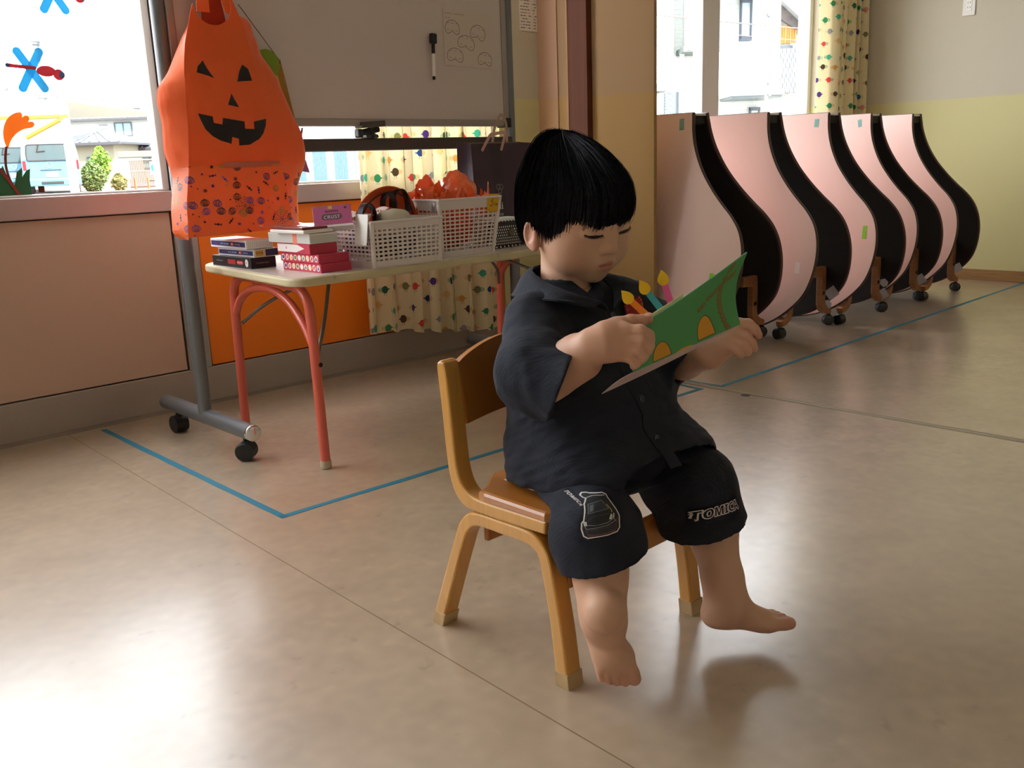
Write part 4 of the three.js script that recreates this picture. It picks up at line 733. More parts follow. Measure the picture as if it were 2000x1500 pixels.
// ---------------------------------------------------------------- orange carrier bag hanging from the board's top corner
{
  const L = [[1.300, 1.40], [1.297, 1.328], [1.285, 1.306], [1.258, 1.208], [1.247, 1.15], [1.241, 1.049], [1.24, 0.993], [1.225, 0.861], [1.207, 0.764], [1.200, 0.695], [1.200, 0.668]];
  const Rr = [[1.400, 1.40], [1.411, 1.338], [1.446, 1.273], [1.463, 1.182], [1.482, 1.083], [1.508, 1.003], [1.531, 0.883], [1.535, 0.823], [1.541, 0.764], [1.547, 0.69], [1.549, 0.668]];
  const oL = [[1.345, 1.33], [1.282, 1.232], [1.226, 1.13], [1.196, 1.098], [1.187, 1.055], [1.194, 0.998], [1.189, 0.917], [1.196, 0.889], [1.207, 0.837], [1.190, 0.75], [1.186, 0.673], [1.222, 0.655]];
  const oR = [[1.455, 1.33], [1.501, 1.289], [1.529, 1.198], [1.576, 1.139], [1.62, 1.031], [1.651, 0.967], [1.66, 0.908], [1.654, 0.869], [1.618, 0.802], [1.612, 0.74], [1.607, 0.656]];
  const bagM = (o = {}) => phy('#ff7a30', 0.82, { transmission: 0.4, thickness: 0, bumpMap: clothT, bumpScale: 0.0003, side: THREE.DoubleSide, ...o });
  const at = (pts, y) => { for (let i = 0; i < pts.length - 1; i++) if (y <= pts[i][1] && y >= pts[i + 1][1]) { const t = (pts[i][1] - y) / (pts[i][1] - pts[i + 1][1] || 1); return lerp(pts[i][0], pts[i + 1][0], t); } return y > pts[0][1] ? pts[0][0] : pts[pts.length - 1][0]; };
  const smx = (pts) => (y) => (at(pts, y - 0.012) + at(pts, y) * 2 + at(pts, y + 0.012)) / 4;
  const fl = smx(L), fr = smx(Rr), gl = smx(oL), gr = smx(oR);
  const ZF = -2.62, ZB = -2.712;
  const fz = (x, y, u) => { const b = 0.022 * Math.sin(Math.PI * clamp(u, 0, 1)) * smooth(1.3, 1.05, y); const dent = 0.024 * Math.exp(-(((x - 1.375) / 0.075) ** 2) - ((y - 1.185) / 0.045) ** 2); return ZF + b - dent + 0.006 * noise.noise(x * 14, y * 9, 3) + 0.004 * noise.noise(x * 30, y * 22, 8); };
  const mouthY = (u) => 1.40 - 0.135 * Math.pow(Math.sin(Math.PI * clamp(u * 0.8 + 0.14, 0, 1)), 0.6);
  const G = group('carrier_bag', 'orange carrier bag with a pumpkin face hanging on the left of the board', 'bag', [1.37, 0.65, SZ + 0.08]);
  const O = (p) => [p[0] - 1.37, p[1] - 0.65, p[2] - (SZ + 0.08)];
  const X0 = 1.16, Y0 = 0.64, WW = 0.46, HH = 0.78, uvx = (x) => (x + 1.37 - X0) / WW, uvy = (x, y) => (y + 0.65 - Y0) / HH;
  const faceT = canvasTex(920, 1560, (c, w, h) => {
    const P = (x, y) => [((x - X0) / WW) * w, h - ((y - Y0) / HH) * h], shp = (pts) => { c.beginPath(); pts.forEach((p, i) => (i ? c.lineTo(...P(...p)) : c.moveTo(...P(...p)))); c.closePath(); c.fill(); };
    c.fillStyle = '#ff7a30'; c.fillRect(0, 0, w, h); c.fillStyle = '#1a0a08';
    shp([[1.303, 1.166], [1.307, 1.155], [1.327, 1.117], [1.311, 1.124], [1.279, 1.132], [1.284, 1.149]]); shp([[1.428, 1.16], [1.444, 1.148], [1.452, 1.115], [1.398, 1.11], [1.414, 1.14]]); shp([[1.371, 1.075], [1.393, 1.037], [1.357, 1.043]]);
    shp([[1.268, 1.019], [1.308, 1.01], [1.309, 0.992], [1.333, 0.987], [1.337, 1.006], [1.406, 0.996], [1.405, 0.975], [1.437, 0.974], [1.438, 0.996], [1.486, 1.005], [1.482, 0.985], [1.470, 0.963], [1.45, 0.945], [1.414, 0.929], [1.38, 0.927], [1.382, 0.947], [1.359, 0.952], [1.355, 0.932], [1.324, 0.942], [1.303, 0.955], [1.285, 0.975]]);
  }, false);
  const YS = 0.868; // seam between cloth and foil
  const front = surf((u, v) => { const yt = mouthY(u), y = lerp(yt, YS, v), x = lerp(fl(y), fr(y), u); return O([x, y, fz(x, y, u)]); }, 44, 60);
  mesh('front_panel', uvPlanar(thick(front, 0.0016), uvx, uvy), bagM({ color: '#ffffff', map: faceT }), G);
  // foil band with prints
  const draw = (c, w, h) => {
    c.fillStyle = '#ff8230'; c.fillRect(0, 0, w, h); let s = 5; const rn = () => { s = (s * 16807) % 2147483647; return s / 2147483647; };
    const cols = ['#3a1420', '#5a2a8a', '#c7a020', '#2b1030', '#7a4ab0', '#4a1018', '#b89a2a'];
    for (let i = 0; i < 520; i++) { c.fillStyle = `rgba(255,${150 + rn() * 90 | 0},${40 + rn() * 60 | 0},0.35)`; c.fillRect(rn() * w, rn() * h, 2 + rn() * 5, 2 + rn() * 5); }
    const star = (x, y, r, n) => { c.beginPath(); for (let k = 0; k < n * 2; k++) { const a = (k * Math.PI) / n, q = k % 2 ? r * 0.42 : r; c.lineTo(x + q * Math.cos(a), y + q * Math.sin(a)); } c.closePath(); c.fill(); };
    const pump = (x, y, r) => { c.save(); c.translate(x, y); c.rotate(rn() - 0.5); c.lineWidth = r * 0.16; for (const k of [1, 0.6, 0.2]) { c.beginPath(); c.ellipse(0, 0, r * k, r * 0.85, 0, 0, 7); c.stroke(); } star(-r * 0.35, -r * 0.1, r * 0.2, 3); star(r * 0.35, -r * 0.1, r * 0.2, 3); c.fillRect(-r * 0.45, r * 0.25, r * 0.9, r * 0.2); c.fillRect(-r * 0.08, -r * 1.15, r * 0.16, r * 0.3); c.restore(); };
    const candy = (x, y, r) => { c.save(); c.translate(x, y); c.rotate(rn() * 6); c.beginPath(); c.ellipse(0, 0, r * 0.5, r * 0.35, 0, 0, 7); c.fill(); for (const m of [-1, 1]) { c.beginPath(); c.moveTo(m * r * 0.45, 0); c.lineTo(m * r, -r * 0.4); c.lineTo(m * r, r * 0.4); c.fill(); } c.restore(); };
    const web = (x, y, r) => { c.lineWidth = 2.5; for (let k = 0; k < 8; k++) { c.beginPath(); c.moveTo(x, y); c.lineTo(x + r * 1.2 * Math.cos(k * 0.785), y + r * 1.2 * Math.sin(k * 0.785)); c.stroke(); } for (let q = 1; q <= 4; q++) { c.beginPath(); for (let k = 0; k <= 8; k++) { const a = k * 0.785, p = [x + (r * q / 4) * Math.cos(a), y + (r * q / 4) * Math.sin(a)]; k ? c.lineTo(...p) : c.moveTo(...p); } c.stroke(); } };
    c.strokeStyle = '#5a1828'; web(w * 0.5, h * 0.58, 70); web(w * 0.8, h * 0.78, 80);
    for (let j = 0; j < 7; j++) for (let i = 0; i < 12; i++) { const x = (i + 0.2 + rn() * 0.6) * w / 12, y = (j + 0.2 + rn() * 0.6) * h / 7, t = rn(); c.fillStyle = c.strokeStyle = cols[(rn() * cols.length) | 0]; if (t < 0.2) pump(x, y, 30); else if (t < 0.55) star(x, y, 13 + rn() * 10, rn() < 0.5 ? 6 : 5); else if (t < 0.8) candy(x, y, 26); else { star(x, y, 10, 4); star(x + 40, y + 20, 8, 5); } }
  };
  const foilT = canvasTex(1024, 640, draw, false);
  const foilM = phy('#ffffff', 0.5, { map: foilT, transmission: 0.4, thickness: 0, clearcoat: 0.25, clearcoatRoughness: 0.3, bumpMap: plasterT, bumpScale: 0.0006, side: THREE.DoubleSide });
  const band = surf((u, v) => { const y = lerp(YS + 0.004, 0.668 + 0.006 * u, v), x = lerp(fl(y), fr(y), u); return O([x, y, fz(x, y, u) + 0.0018]); }, 44, 24);
  mesh('foil_band', uvPlanar(thick(band, 0.001), (x) => (x + 1.37 - 1.17) / 0.42, (x, y) => (y + 0.65 - 0.65) / 0.24), foilM, G, { label: 'shiny printed lower band' });
  mesh('seam_trim', thick(surf((u, v) => { const y = lerp(YS + 0.012, YS - 0.004, v), x = lerp(lerp(fl(y), fr(y), 0.33), fr(y) - 0.01, u); return O([x, y, fz(x, y, 0.33 + 0.67 * u) + 0.0035]); }, 30, 4), 0.001), phy('#f0652a', 0.25, { clearcoat: 1, bumpMap: plasterT, bumpScale: 0.004 }), G);
  // side gussets and back
  const side = (fe, oe, s, y0, y1, foil) => surf((u, v) => { const y = lerp(y0, y1, v), a = fe(y), b = oe(y), e = Math.sin(u * Math.PI / 2), x = lerp(a, b, e), z = lerp(fz(a, y, s < 0 ? 0 : 1), ZB + 0.02, u) + 0.006 * noise.noise(x * 40, y * 25, 11 + s) * Math.sin(Math.PI * u); return O([x, y, z]); }, 14, 44);
  mesh('side_panel', thick(side(fl, gl, -1, 1.30, YS), 0.0016), bagM(), G); mesh('side_panel', thick(side(fr, gr, 1, 1.295, YS), 0.0016), bagM(), G);
  mesh('foil_side', uvPlanar(thick(side(fl, gl, -1, YS + 0.003, 0.662), 0.001), (x, y, z) => z * 2.5, (x, y) => y / 0.24), foilM, G); mesh('foil_side', uvPlanar(thick(side(fr, gr, 1, YS + 0.003, 0.668), 0.001), (x, y, z) => z * 2.5, (x, y) => y / 0.24), foilM, G);
  const back = surf((u, v) => { const y = lerp(1.26, 0.668, v), x = lerp(gl(y), gr(y), u); return O([x, y, ZB + 0.02 + 0.01 * noise.noise(x * 12, y * 8, 5)]); }, 30, 40);
  mesh('back_panel', thick(back, 0.0016), bagM(), G);
  mesh('handle', thick(surf((u, v) => { const y = lerp(1.47, 1.30, v), x = lerp(lerp(1.345, 1.305, v), lerp(1.372, 1.345, v), u); return O([x, y, ZF - 0.055 + 0.05 * v]); }, 6, 14), 0.0018), bagM(), G);
  mesh('handle', thick(surf((u, v) => { const y = lerp(1.47, 1.30, v), x = lerp(lerp(1.372, 1.395, v), lerp(1.392, 1.436, v), u); return O([x, y, ZF - 0.055 + 0.05 * v]); }, 6, 14), 0.0018), bagM(), G);
  mesh('handle', thick(surf((u, v) => { const y = lerp(1.47, 1.24, v), x = lerp(lerp(1.350, 1.345, v), lerp(1.392, 1.43, v), u); return O([x, y, ZB + 0.03]); }, 6, 14), 0.0018), bagM({ color: '#d9481a' }), G);
  // hook over the frame
  mesh('hook', tube([O([1.37, 1.44, ZF - 0.05]), O([1.37, 1.475, ZF - 0.055]), O([1.37, 1.47, SZ + 0.03])], 0.003, 16), M.alu, G);
}
{ // yellow card with a green spot on a string, half behind the bag
  const g = group('hanging_card', 'yellow edged card with a green spot on a string behind the orange bag', 'card', [1.56, 1.1, SZ + 0.034]);
  const sh = extr(poly([[-0.09, -0.09], [0.086, -0.085], [0.052, 0.092], [-0.09, 0.09]]), 0.006, 0.001);
  mesh('backing', sh, std('#a07626', 0.7), g);
  mesh('sheet', extr(poly([[-0.085, -0.08], [0.062, -0.078], [0.03, 0.07], [-0.085, 0.07]]), 0.002).translate(0, 0, 0.0062), std('#d2b35a', 0.8), g);
  mesh('green_spot', extr(new THREE.Shape().absarc(0.0, 0.075, 0.045, 0, 6.2831), 0.002).translate(0, 0, 0.0085), std('#7d9a2c', 0.8), g);
  mesh('string', [rod([0.05, 0.088, 0.004], [-0.075, 0.245, 0.004], 0.0011, 6), rod([0.05, 0.088, 0.004], [0.048, 0.08, 0.008], 0.0014, 6)], std('#5a4736', 0.8), g);
  const p = group('folder', 'mauve cloth folder peeking out behind the right edge of the orange bag', 'folder', [1.635, 0.93, SZ + 0.028]);
  mesh('cover', thick(surf((u, v) => [lerp(-0.08, lerp(0.012, 0.052, v), u), lerp(0.09, -0.075, v) - 0.015 * u * u, 0.004 * Math.sin(v * 5 + u * 3)], 10, 14), 0.004), std('#9c5a78', 0.85, { bumpMap: clothT, bumpScale: 0.0004 }), p);
  mesh('strap', rbox(0.006, 0.07, 0.006, 0.002, 0.03, 0.02, 0.006, 0, 0, -0.25), std('#8a4a5a', 0.8), p);
}

// ---------------------------------------------------------------- low table with salmon legs
const TY = 0.567, KS = 0.943, tx = (x) => 1.2604 + (x - 1.3366) * KS, tz = (z) => -2.165 + (z + 2.2959) * KS;   // tx, tz: layout on the table, from its near left corner
{
  const g = group('low_table', 'low cream-topped table with salmon pink tube legs under the white board', 'table', [1.88, 0, -2.64]);
  const L = (x, z) => [x - 1.88, -(z + 2.64)];
  const cs = [[1.268, -2.165], [2.612, -2.165], [2.612, -2.87], [1.338, -2.87]].map(([x, z]) => L(x, z)), s = new THREE.Shape(), R = 0.08;
  for (let i = 0; i < 4; i++) { const a = cs[(i + 3) % 4], b = cs[i], c = cs[(i + 1) % 4], u = (p, q) => { const l = Math.hypot(q[0] - p[0], q[1] - p[1]); return [(q[0] - p[0]) / l, (q[1] - p[1]) / l]; }, d0 = u(b, a), d1 = u(b, c), p0 = [b[0] + d0[0] * R, b[1] + d0[1] * R], p1 = [b[0] + d1[0] * R, b[1] + d1[1] * R]; i ? s.lineTo(...p0) : s.moveTo(...p0); s.quadraticCurveTo(b[0], b[1], ...p1); }
  s.closePath();
  const top = extr(s, 0.024, 0.006, 14).rotateX(-Math.PI / 2).translate(0, TY - 0.025, 0);
  const grime = dataTex(256, (x, y) => { const v = 0.9 + 0.1 * tnoise(x, y, 12, 41) - 0.12 * smooth(0.3, 0.6, tnoise(x, y, 34, 43)); return [v, v * 0.985, v * 0.93]; }, true);
  const tt = mesh('table_top', uvPlanar(top, (x) => x, (x, y, z) => z + y), std('#e0d5b4', 0.5, { map: grime }), g);
  const s2 = extr(s, 0.0012, 0, 14).rotateX(-Math.PI / 2).scale(0.985, 1, 0.978).translate(0, TY - 0.0012, 0);
  mesh('laminate', s2, phy('#d9cfc6', 0.3, { clearcoat: 0.3, clearcoatRoughness: 0.3 }), tt, { label: 'pale laminate surface' });
  const red = phy('#d9604a', 0.36, { clearcoat: 0.4, clearcoatRoughness: 0.3 }), P = (x, y, z) => V3(x - 1.88, y, z + 2.64), r = 0.0145;
  const legPair = (xn, xf, dir) => {
    const zn = -2.238, zf = -2.785, top = 0.528, n = [xn, 0.012, zn], f = [xf, 0.012, zf], tn = [xn, 0.50, zn - 0.012], tf = [xf, 0.50, zf + 0.012], mid = [(xn + xf) / 2, top, (zn + zf) / 2];
    mesh('leg', tube([P(...n), P(xn, 0.25, zn - 0.006), P(tn[0], 0.43, tn[2]), P(tn[0], 0.492, tn[2] - 0.012), P(tn[0], top - 0.006, tn[2] - 0.05), P(tn[0], top, tn[2] - 0.1), P(...mid)], r, 70, 14), red, g);
    mesh('leg', tube([P(...f), P(xf, 0.25, zf + 0.006), P(tf[0], 0.43, tf[2]), P(tf[0], 0.492, tf[2] + 0.012), P(tf[0], top - 0.006, tf[2] + 0.05), P(tf[0], top, tf[2] + 0.1), P(...mid)], r, 70, 14), red, g);
    const al = (t, y) => P(lerp(xn, xf, t), y, lerp(tn[2], tf[2], t));
    mesh('arch_brace', tube([al(0.0, 0.365), al(0.10, 0.425), al(0.26, 0.480), al(0.48, 0.505), al(0.72, 0.494), al(0.9, 0.455), al(1.0, 0.40)], r * 0.85, 60, 12), red, g);
    for (const q of [n, f]) mesh('foot_cap', lathe([[0, 0], [0.0145, 0], [0.0165, 0.004], [0.0165, 0.022], [0.0148, 0.024]], 18).translate(q[0] - 1.88, 0, q[2] + 2.64), std('#b9a78c', 0.7), g);
    const gs = std('#77736b', 0.4, { metalness: 0.6 });
    for (const q of [tube([P(xf + 0.016 * dir, 0.37, zf + 0.02), P(xf + 0.09 * dir, 0.44, zf + 0.09), P(xf + 0.26 * dir, 0.53, zf + 0.2)], 0.006, 24, 8), tube([P(xn + 0.016 * dir, 0.33, zn - 0.02), P(xn + 0.10 * dir, 0.42, zn - 0.1), P(xn + 0.26 * dir, 0.53, zn - 0.3)], 0.006, 24, 8)]) mesh('folding_strut', q, gs, g);
    mesh('hinge_bracket', [rbox(0.05, 0.012, 0.03, 0.003, xn + 0.02 * dir - 1.88, 0.537, zn - 0.1 + 2.64), rbox(0.014, 0.03, 0.012, 0.003, xn + 0.03 * dir - 1.88, 0.518, zn - 0.1 + 2.64)], gs, g);
    mesh('hinge_bracket', [rbox(0.05, 0.012, 0.03, 0.003, xf + 0.02 * dir - 1.88, 0.537, zf + 0.1 + 2.64), rbox(0.014, 0.03, 0.012, 0.003, xf + 0.03 * dir - 1.88, 0.518, zf + 0.1 + 2.64)], gs, g);
    mesh('rivet', T(lathe([[0, 0.003], [0.006, 0.002], [0.007, 0], [0, 0]], 12), xn - 1.88 + 0.003, 0.31, zn + 2.64 + 0.0135, Math.PI / 2, 0, 0), M.gap, g);
  };
  legPair(1.361, 1.40, 1); legPair(2.56, 2.585, -1);
  // glide: near legs slightly nearer than the modelled pair so the feet meet the floor at the photo's spots
}
// ---------------------------------------------------------------- things on the table
function boxThing(name, label, cat, w, h, d, x, y, z, ry, sideTex, mats = {}) {
  const g = group(name, label, cat, [tx(x), TY + (y - TY) * KS, tz(z)], ry); g.scale.setScalar(KS);
  mesh('carton', rbox(w, h, d, 0.0015, 0, h / 2, 0), mats.body || std('#ffffff', 0.5), g);
  if (sideTex) { // printed faces: front (+z), right (+x), top
    const faces = { front: [rbox(w - 0.002, h - 0.002, 0.0008, 0.0002, 0, h / 2, d / 2 + 0.0002), w, h, (q) => q[0]], right: [rbox(0.0008, h - 0.002, d - 0.002, 0.0002, w / 2 + 0.0002, h / 2, 0), d, h, (q) => -q[2]], left: [rbox(0.0008, h - 0.002, d - 0.002, 0.0002, -w / 2 - 0.0002, h / 2, 0), d, h, (q) => q[2]], top: [rbox(w - 0.002, 0.0008, d - 0.002, 0.0002, 0, h + 0.0002, 0), w, d, null] };
    for (const k of Object.keys(sideTex)) { const [ge, a, b, fu] = faces[k]; const gg = k === 'top' ? uvPlanar(ge, (x) => x / w + 0.5, (x, y, z) => 0.5 - z / d) : uvPlanar(ge, (x, y, z) => fu([x, y, z]) / a + 0.5, (x, y) => y / b); mesh(k === 'top' ? 'lid_print' : 'side_print', gg, std('#ffffff', 0.45, { map: sideTex[k] }), g); }
  }
  return g;
}
const glyphs = (c, x, y, s, n, col, seed0 = 3) => { c.fillStyle = col; c.strokeStyle = col; c.lineWidth = Math.max(1, s * 0.14); let q = seed0; const rn = () => { q = (q * 16807) % 2147483647; return q / 2147483647; }; for (let i = 0; i < n; i++) { const X = x + i * s * 1.1; for (let k = 0; k < 3; k++) { c.beginPath(); c.moveTo(X + rn() * s * 0.9, y + rn() * s * 0.3); c.lineTo(X + rn() * s * 0.9, y + s * (0.6 + 0.4 * rn())); c.stroke(); } c.beginPath(); c.moveTo(X, y + s * (0.2 + 0.5 * rn())); c.lineTo(X + s * 0.85, y + s * (0.2 + 0.5 * rn())); c.stroke(); } };
// left stack (along the table's left end): black box below, two blue-and-white cases
{
  const black = canvasTex(512, 96, (c, w, h) => { c.fillStyle = '#17171b'; c.fillRect(0, 0, w, h); glyphs(c, 60, 38, 16, 5, '#d5d0cc', 5); c.fillStyle = '#b52a2a'; c.fillRect(210, 26, 100, 44); c.fillStyle = '#e2574f'; c.beginPath(); c.roundRect(330, 32, 82, 34, 16); c.fill(); glyphs(c, 340, 42, 14, 4, '#ffd9d4', 7); c.fillStyle = '#f2efe8'; c.beginPath(); c.ellipse(456, 48, 20, 36, 0, 0, 7); c.fill(); glyphs(c, 446, 40, 16, 1, '#333', 9); }, false);
  const black2 = canvasTex(512, 200, (c, w, h) => { c.fillStyle = '#131318'; c.fillRect(0, 0, w, h); glyphs(c, 110, 90, 26, 9, '#c9c5c2', 8); }, false);
  boxThing('game_case', 'black game box with red print at the bottom of the left stack', 'box', 0.088, 0.034, 0.262, 1.467, TY, -2.810, 0, { left: black, front: black2 }, { body: std('#17171b', 0.4) });
  const blue = canvasTex(512, 96, (c, w, h) => { c.fillStyle = '#e9e9ee'; c.fillRect(0, 0, w, h); c.fillStyle = '#22306e'; c.fillRect(10, 22, 490, 52); glyphs(c, 60, 40, 18, 4, '#b03a4a', 4); glyphs(c, 150, 38, 22, 5, '#e8e8f2', 6); c.fillStyle = '#d0543a'; c.fillRect(300, 30, 40, 36); glyphs(c, 306, 36, 24, 1, '#fff', 2); glyphs(c, 360, 40, 20, 3, '#e8e8f2', 12); }, false);
  const blueF = canvasTex(256, 96, (c, w, h) => { c.fillStyle = '#d8c9a0'; c.fillRect(0, 0, w, h); c.fillStyle = '#2a3056'; c.fillRect(120, 10, 136, 76); c.fillStyle = '#c99a3c'; c.fillRect(16, 18, 80, 60); glyphs(c, 20, 34, 24, 3, '#6a4a2a', 5); }, false);
  boxThing('game_case', 'blue and yellow case in the middle of the left stack', 'box', 0.088, 0.026, 0.225, 1.475, TY + 0.0345, -2.790, 0.03, { left: blue, front: blueF }, { body: std('#dcdce2', 0.35) });
  const white = canvasTex(256, 96, (c, w, h) => { c.fillStyle = '#e6e2dc'; c.fillRect(0, 0, w, h); c.fillStyle = '#c9c4bc'; for (let k = 0; k < 14; k++) c.fillRect(k * 18, 20, 8, 60); }, false);
  boxThing('game_case', 'white case with a dark blue spine on top of the left stack', 'box', 0.094, 0.028, 0.25, 1.465, TY + 0.0615, -2.810, -0.02, { left: blue, front: white }, { body: std('#e4e3e6', 0.35) });
}
// right stack: two fruit-print card boxes, a red and white box, a notebook, a clear-lidded case, a tilted pink box
{
  const fruit = canvasTex(512, 64, (c, w, h) => { c.fillStyle = '#cf3550'; c.fillRect(0, 0, w, h); const cc = ['#3a4a9a', '#d05a60', '#e3c84a', '#6a8a4a', '#f2f0ea', '#4a9a8a', '#e8d8a0', '#d04040', '#3f5fa8']; for (let i = 0; i < 9; i++) { const x = 36 + i * 55; c.fillStyle = '#f4ecd8'; c.beginPath(); c.ellipse(x, 32, 20, 22, i * 0.4, 0, 7); c.fill(); c.fillStyle = cc[i]; c.beginPath(); if (i % 3 === 0) c.arc(x, 32, 14, 0, 7); else if (i % 3 === 1) c.ellipse(x, 32, 9, 16, 0.5, 0, 7); else { c.moveTo(x, 16); c.lineTo(x + 13, 40); c.lineTo(x, 48); c.lineTo(x - 13, 40); } c.fill(); } }, false);
  const red = std('#c02f4a', 0.5), o = [1.523, -2.455];
  boxThing('card_box', 'red box with round fruit pictures at the bottom of the right stack', 'box', 0.108, 0.027, 0.215, o[0] + 0.008, TY, o[1] - 0.012, 0, { left: fruit }, { body: red });
  boxThing('card_box', 'red box with fruit pictures resting second from the bottom of the right stack', 'box', 0.108, 0.027, 0.212, o[0] + 0.003, TY + 0.0275, o[1] - 0.014, 0.015, { left: fruit }, { body: red });
  const rw = canvasTex(512, 72, (c, w, h) => { c.fillStyle = '#c8304a'; c.fillRect(0, 0, w, h); c.fillStyle = '#f1e7e2'; c.beginPath(); c.moveTo(10, 8); c.lineTo(330, 8); c.lineTo(430, 34); c.lineTo(300, 64); c.lineTo(10, 64); c.fill(); c.fillStyle = '#d98a94'; c.fillRect(140, 26, 20, 18); glyphs(c, 380, 46, 12, 5, '#7a1a2a', 4); }, false);
  boxThing('card_box', 'red and white box in the middle of the right stack', 'box', 0.094, 0.030, 0.195, o[0] - 0.012, TY + 0.055, o[1] - 0.030, -0.02, { left: rw }, { body: red });
  const nb = canvasTex(512, 72, (c, w, h) => { c.fillStyle = '#d9d6cf'; c.fillRect(0, 0, w, h); c.fillStyle = '#8f8b84'; for (let k = 0; k < 30; k++) c.fillRect(k * 17, 8, 3, 58); c.fillStyle = '#efe9e2'; c.fillRect(0, 0, w, 10); }, false);
  const nbk = boxThing('notebook', 'thick grey-edged notebook with an orange band on the right stack', 'notebook', 0.098, 0.030, 0.232, o[0] - 0.015, TY + 0.0855, o[1] - 0.045, 0.02, { left: nb, front: nb }, { body: std('#cfccc4', 0.6) });
  mesh('band', [rbox(0.1, 0.0335, 0.024, 0.001, 0, 0.015, 0.035)], std('#f0836a', 0.5), nbk);
  const cs = group('card_case', 'maroon card case with a clear lid lying below the tilted pink box', 'case', [tx(o[0] - 0.032), TY + 0.1165 * KS, tz(o[1] - 0.02)], 0.05);
  mesh('tray', rbox(0.1, 0.010, 0.17, 0.003, 0, 0.005, 0), std('#efe6de', 0.3), cs); mesh('deck', rbox(0.085, 0.008, 0.15, 0.002, -0.004, 0.0135, 0), std('#7c2a22', 0.5), cs);
  mesh('clear_lid', thick(surf((u, v) => [lerp(-0.075, 0.055, u), 0.0205 + 0.006 * noise.noise(u * 3, v * 4, 2), lerp(-0.11, 0.09, v)], 10, 14), 0.0006), phy('#ffffff', 0.15, { transmission: 1, thickness: 0, ior: 1.3 }), cs);
  const crust = canvasTex(256, 160, (c, w, h) => { c.fillStyle = '#b65a86'; c.fillRect(0, 0, w, h); c.fillStyle = '#d7b23a'; c.fillRect(104, 6, 26, 24); c.fillStyle = '#5d4a50'; c.beginPath(); c.roundRect(56, 68, 134, 48, 22); c.fill(); c.fillStyle = '#c9aebc'; c.font = 'bold 40px sans-serif'; c.textAlign = 'center'; c.fillText('CRUST', 123, 107, 110); c.fillStyle = '#7d3c60'; c.fillRect(80, 40, 90, 16); c.fillStyle = '#4d3a3a'; c.beginPath(); c.arc(218, 26, 9, 0, 7); c.fill(); }, false);
  const pb = boxThing('card_pack', 'pink card pack leaning on top of the right stack', 'box', 0.115, 0.068, 0.026, o[0] + 0.036, TY + 0.128, o[1] + 0.055, -0.62, { front: crust }, { body: std('#b04a7c', 0.5) });
  pb.rotation.order = 'YXZ'; pb.rotation.x = -0.55; pb.rotation.z = 0.06;
  mesh('tray_edge', rbox(0.118, 0.008, 0.03, 0.002, 0, -0.002, 0), std('#e9dfe2', 0.4), pb);
}
// plastic baskets made of real lattice
const plasticW = phy('#e9dfdb', 0.42, { transmission: 0.08, thickness: 0, clearcoat: 0.2 });
function basket(name, label, x, z, w, d, h, flare, nx, nz, ny, ry, bar = 0.0055, rimH = 0.02) {
  const g = group(name, label, 'basket', [tx(x), TY, tz(z)], ry); g.scale.setScalar(KS);
  const side = (n, len, top) => { // in local x (along), y up; leans outwards
    const b = [], y0 = 0.016, y1 = h - rimH, at = (i, y) => (i / n - 0.5) * lerp(len, top, y / h);
    for (let i = 0; i <= n; i++) { const q = new THREE.BoxGeometry(bar, y1 - y0, 0.0022); const sk = (at(i, y1) - at(i, y0)) / (y1 - y0), P = q.attributes.position; for (let m = 0; m < P.count; m++) P.setX(m, P.getX(m) + sk * P.getY(m)); b.push(q.translate((at(i, y0) + at(i, y1)) / 2, (y0 + y1) / 2, 0)); }
    for (let j = 0; j <= ny; j++) { const y = lerp(y0, y1, j / ny), l = lerp(len, top, y / h); b.push(new THREE.BoxGeometry(l, bar, 0.0024).translate(0, y, 0)); }
    for (const e of [0, n]) b.push(rod([at(e, 0), 0, 0], [at(e, h), h, 0], 0.008, 8));
    b.push(rbox(len, 0.02, 0.003, 0.001, 0, 0.01, 0), rbox(top, rimH, 0.003, 0.001, 0, h - rimH / 2, 0));
    return merge(b);
  };
  const lean = (gg, dist, a) => { gg.rotateX(Math.atan(flare / h)); gg.translate(0, 0, dist); gg.rotateY(a); return gg; };
  mesh('lattice_side', lean(side(nx, w, w + 2 * flare), d / 2, 0), plasticW, g); mesh('lattice_side', lean(side(nx, w, w + 2 * flare), d / 2, Math.PI), plasticW, g);
  mesh('lattice_side', lean(side(nz, d, d + 2 * flare), w / 2, Math.PI / 2), plasticW, g); mesh('lattice_side', lean(side(nz, d, d + 2 * flare), w / 2, -Math.PI / 2), plasticW, g);
  mesh('floor_grid', rb(-w / 2, w / 2, 0.001, 0.006, -d / 2, d / 2, 0.002), plasticW, g);
  const W2 = w / 2 + flare, D2 = d / 2 + flare;
  mesh('rim', [rb(-W2 - 0.006, W2 + 0.006, h - 0.004, h + 0.004, D2 - 0.004, D2 + 0.008, 0.003), rb(-W2 - 0.006, W2 + 0.006, h - 0.004, h + 0.004, -D2 - 0.008, -D2 + 0.004, 0.003), rb(W2 - 0.004, W2 + 0.008, h - 0.004, h + 0.004, -D2, D2, 0.003), rb(-W2 - 0.008, -W2 + 0.004, h - 0.004, h + 0.004, -D2, D2, 0.003)], plasticW, g);
  return g;
}
basket('basket', 'small white lattice basket holding masks and papers in front', 1.768, -2.462, 0.258, 0.288, 0.138, 0.006, 14, 14, 8, 0, 0.0068);
const big = basket('basket', 'larger white lattice basket with orange crinkled packets inside', 2.062, -2.535, 0.225, 0.335, 0.188, 0.022, 12, 17, 11, 0, 0.0048, 0.03);
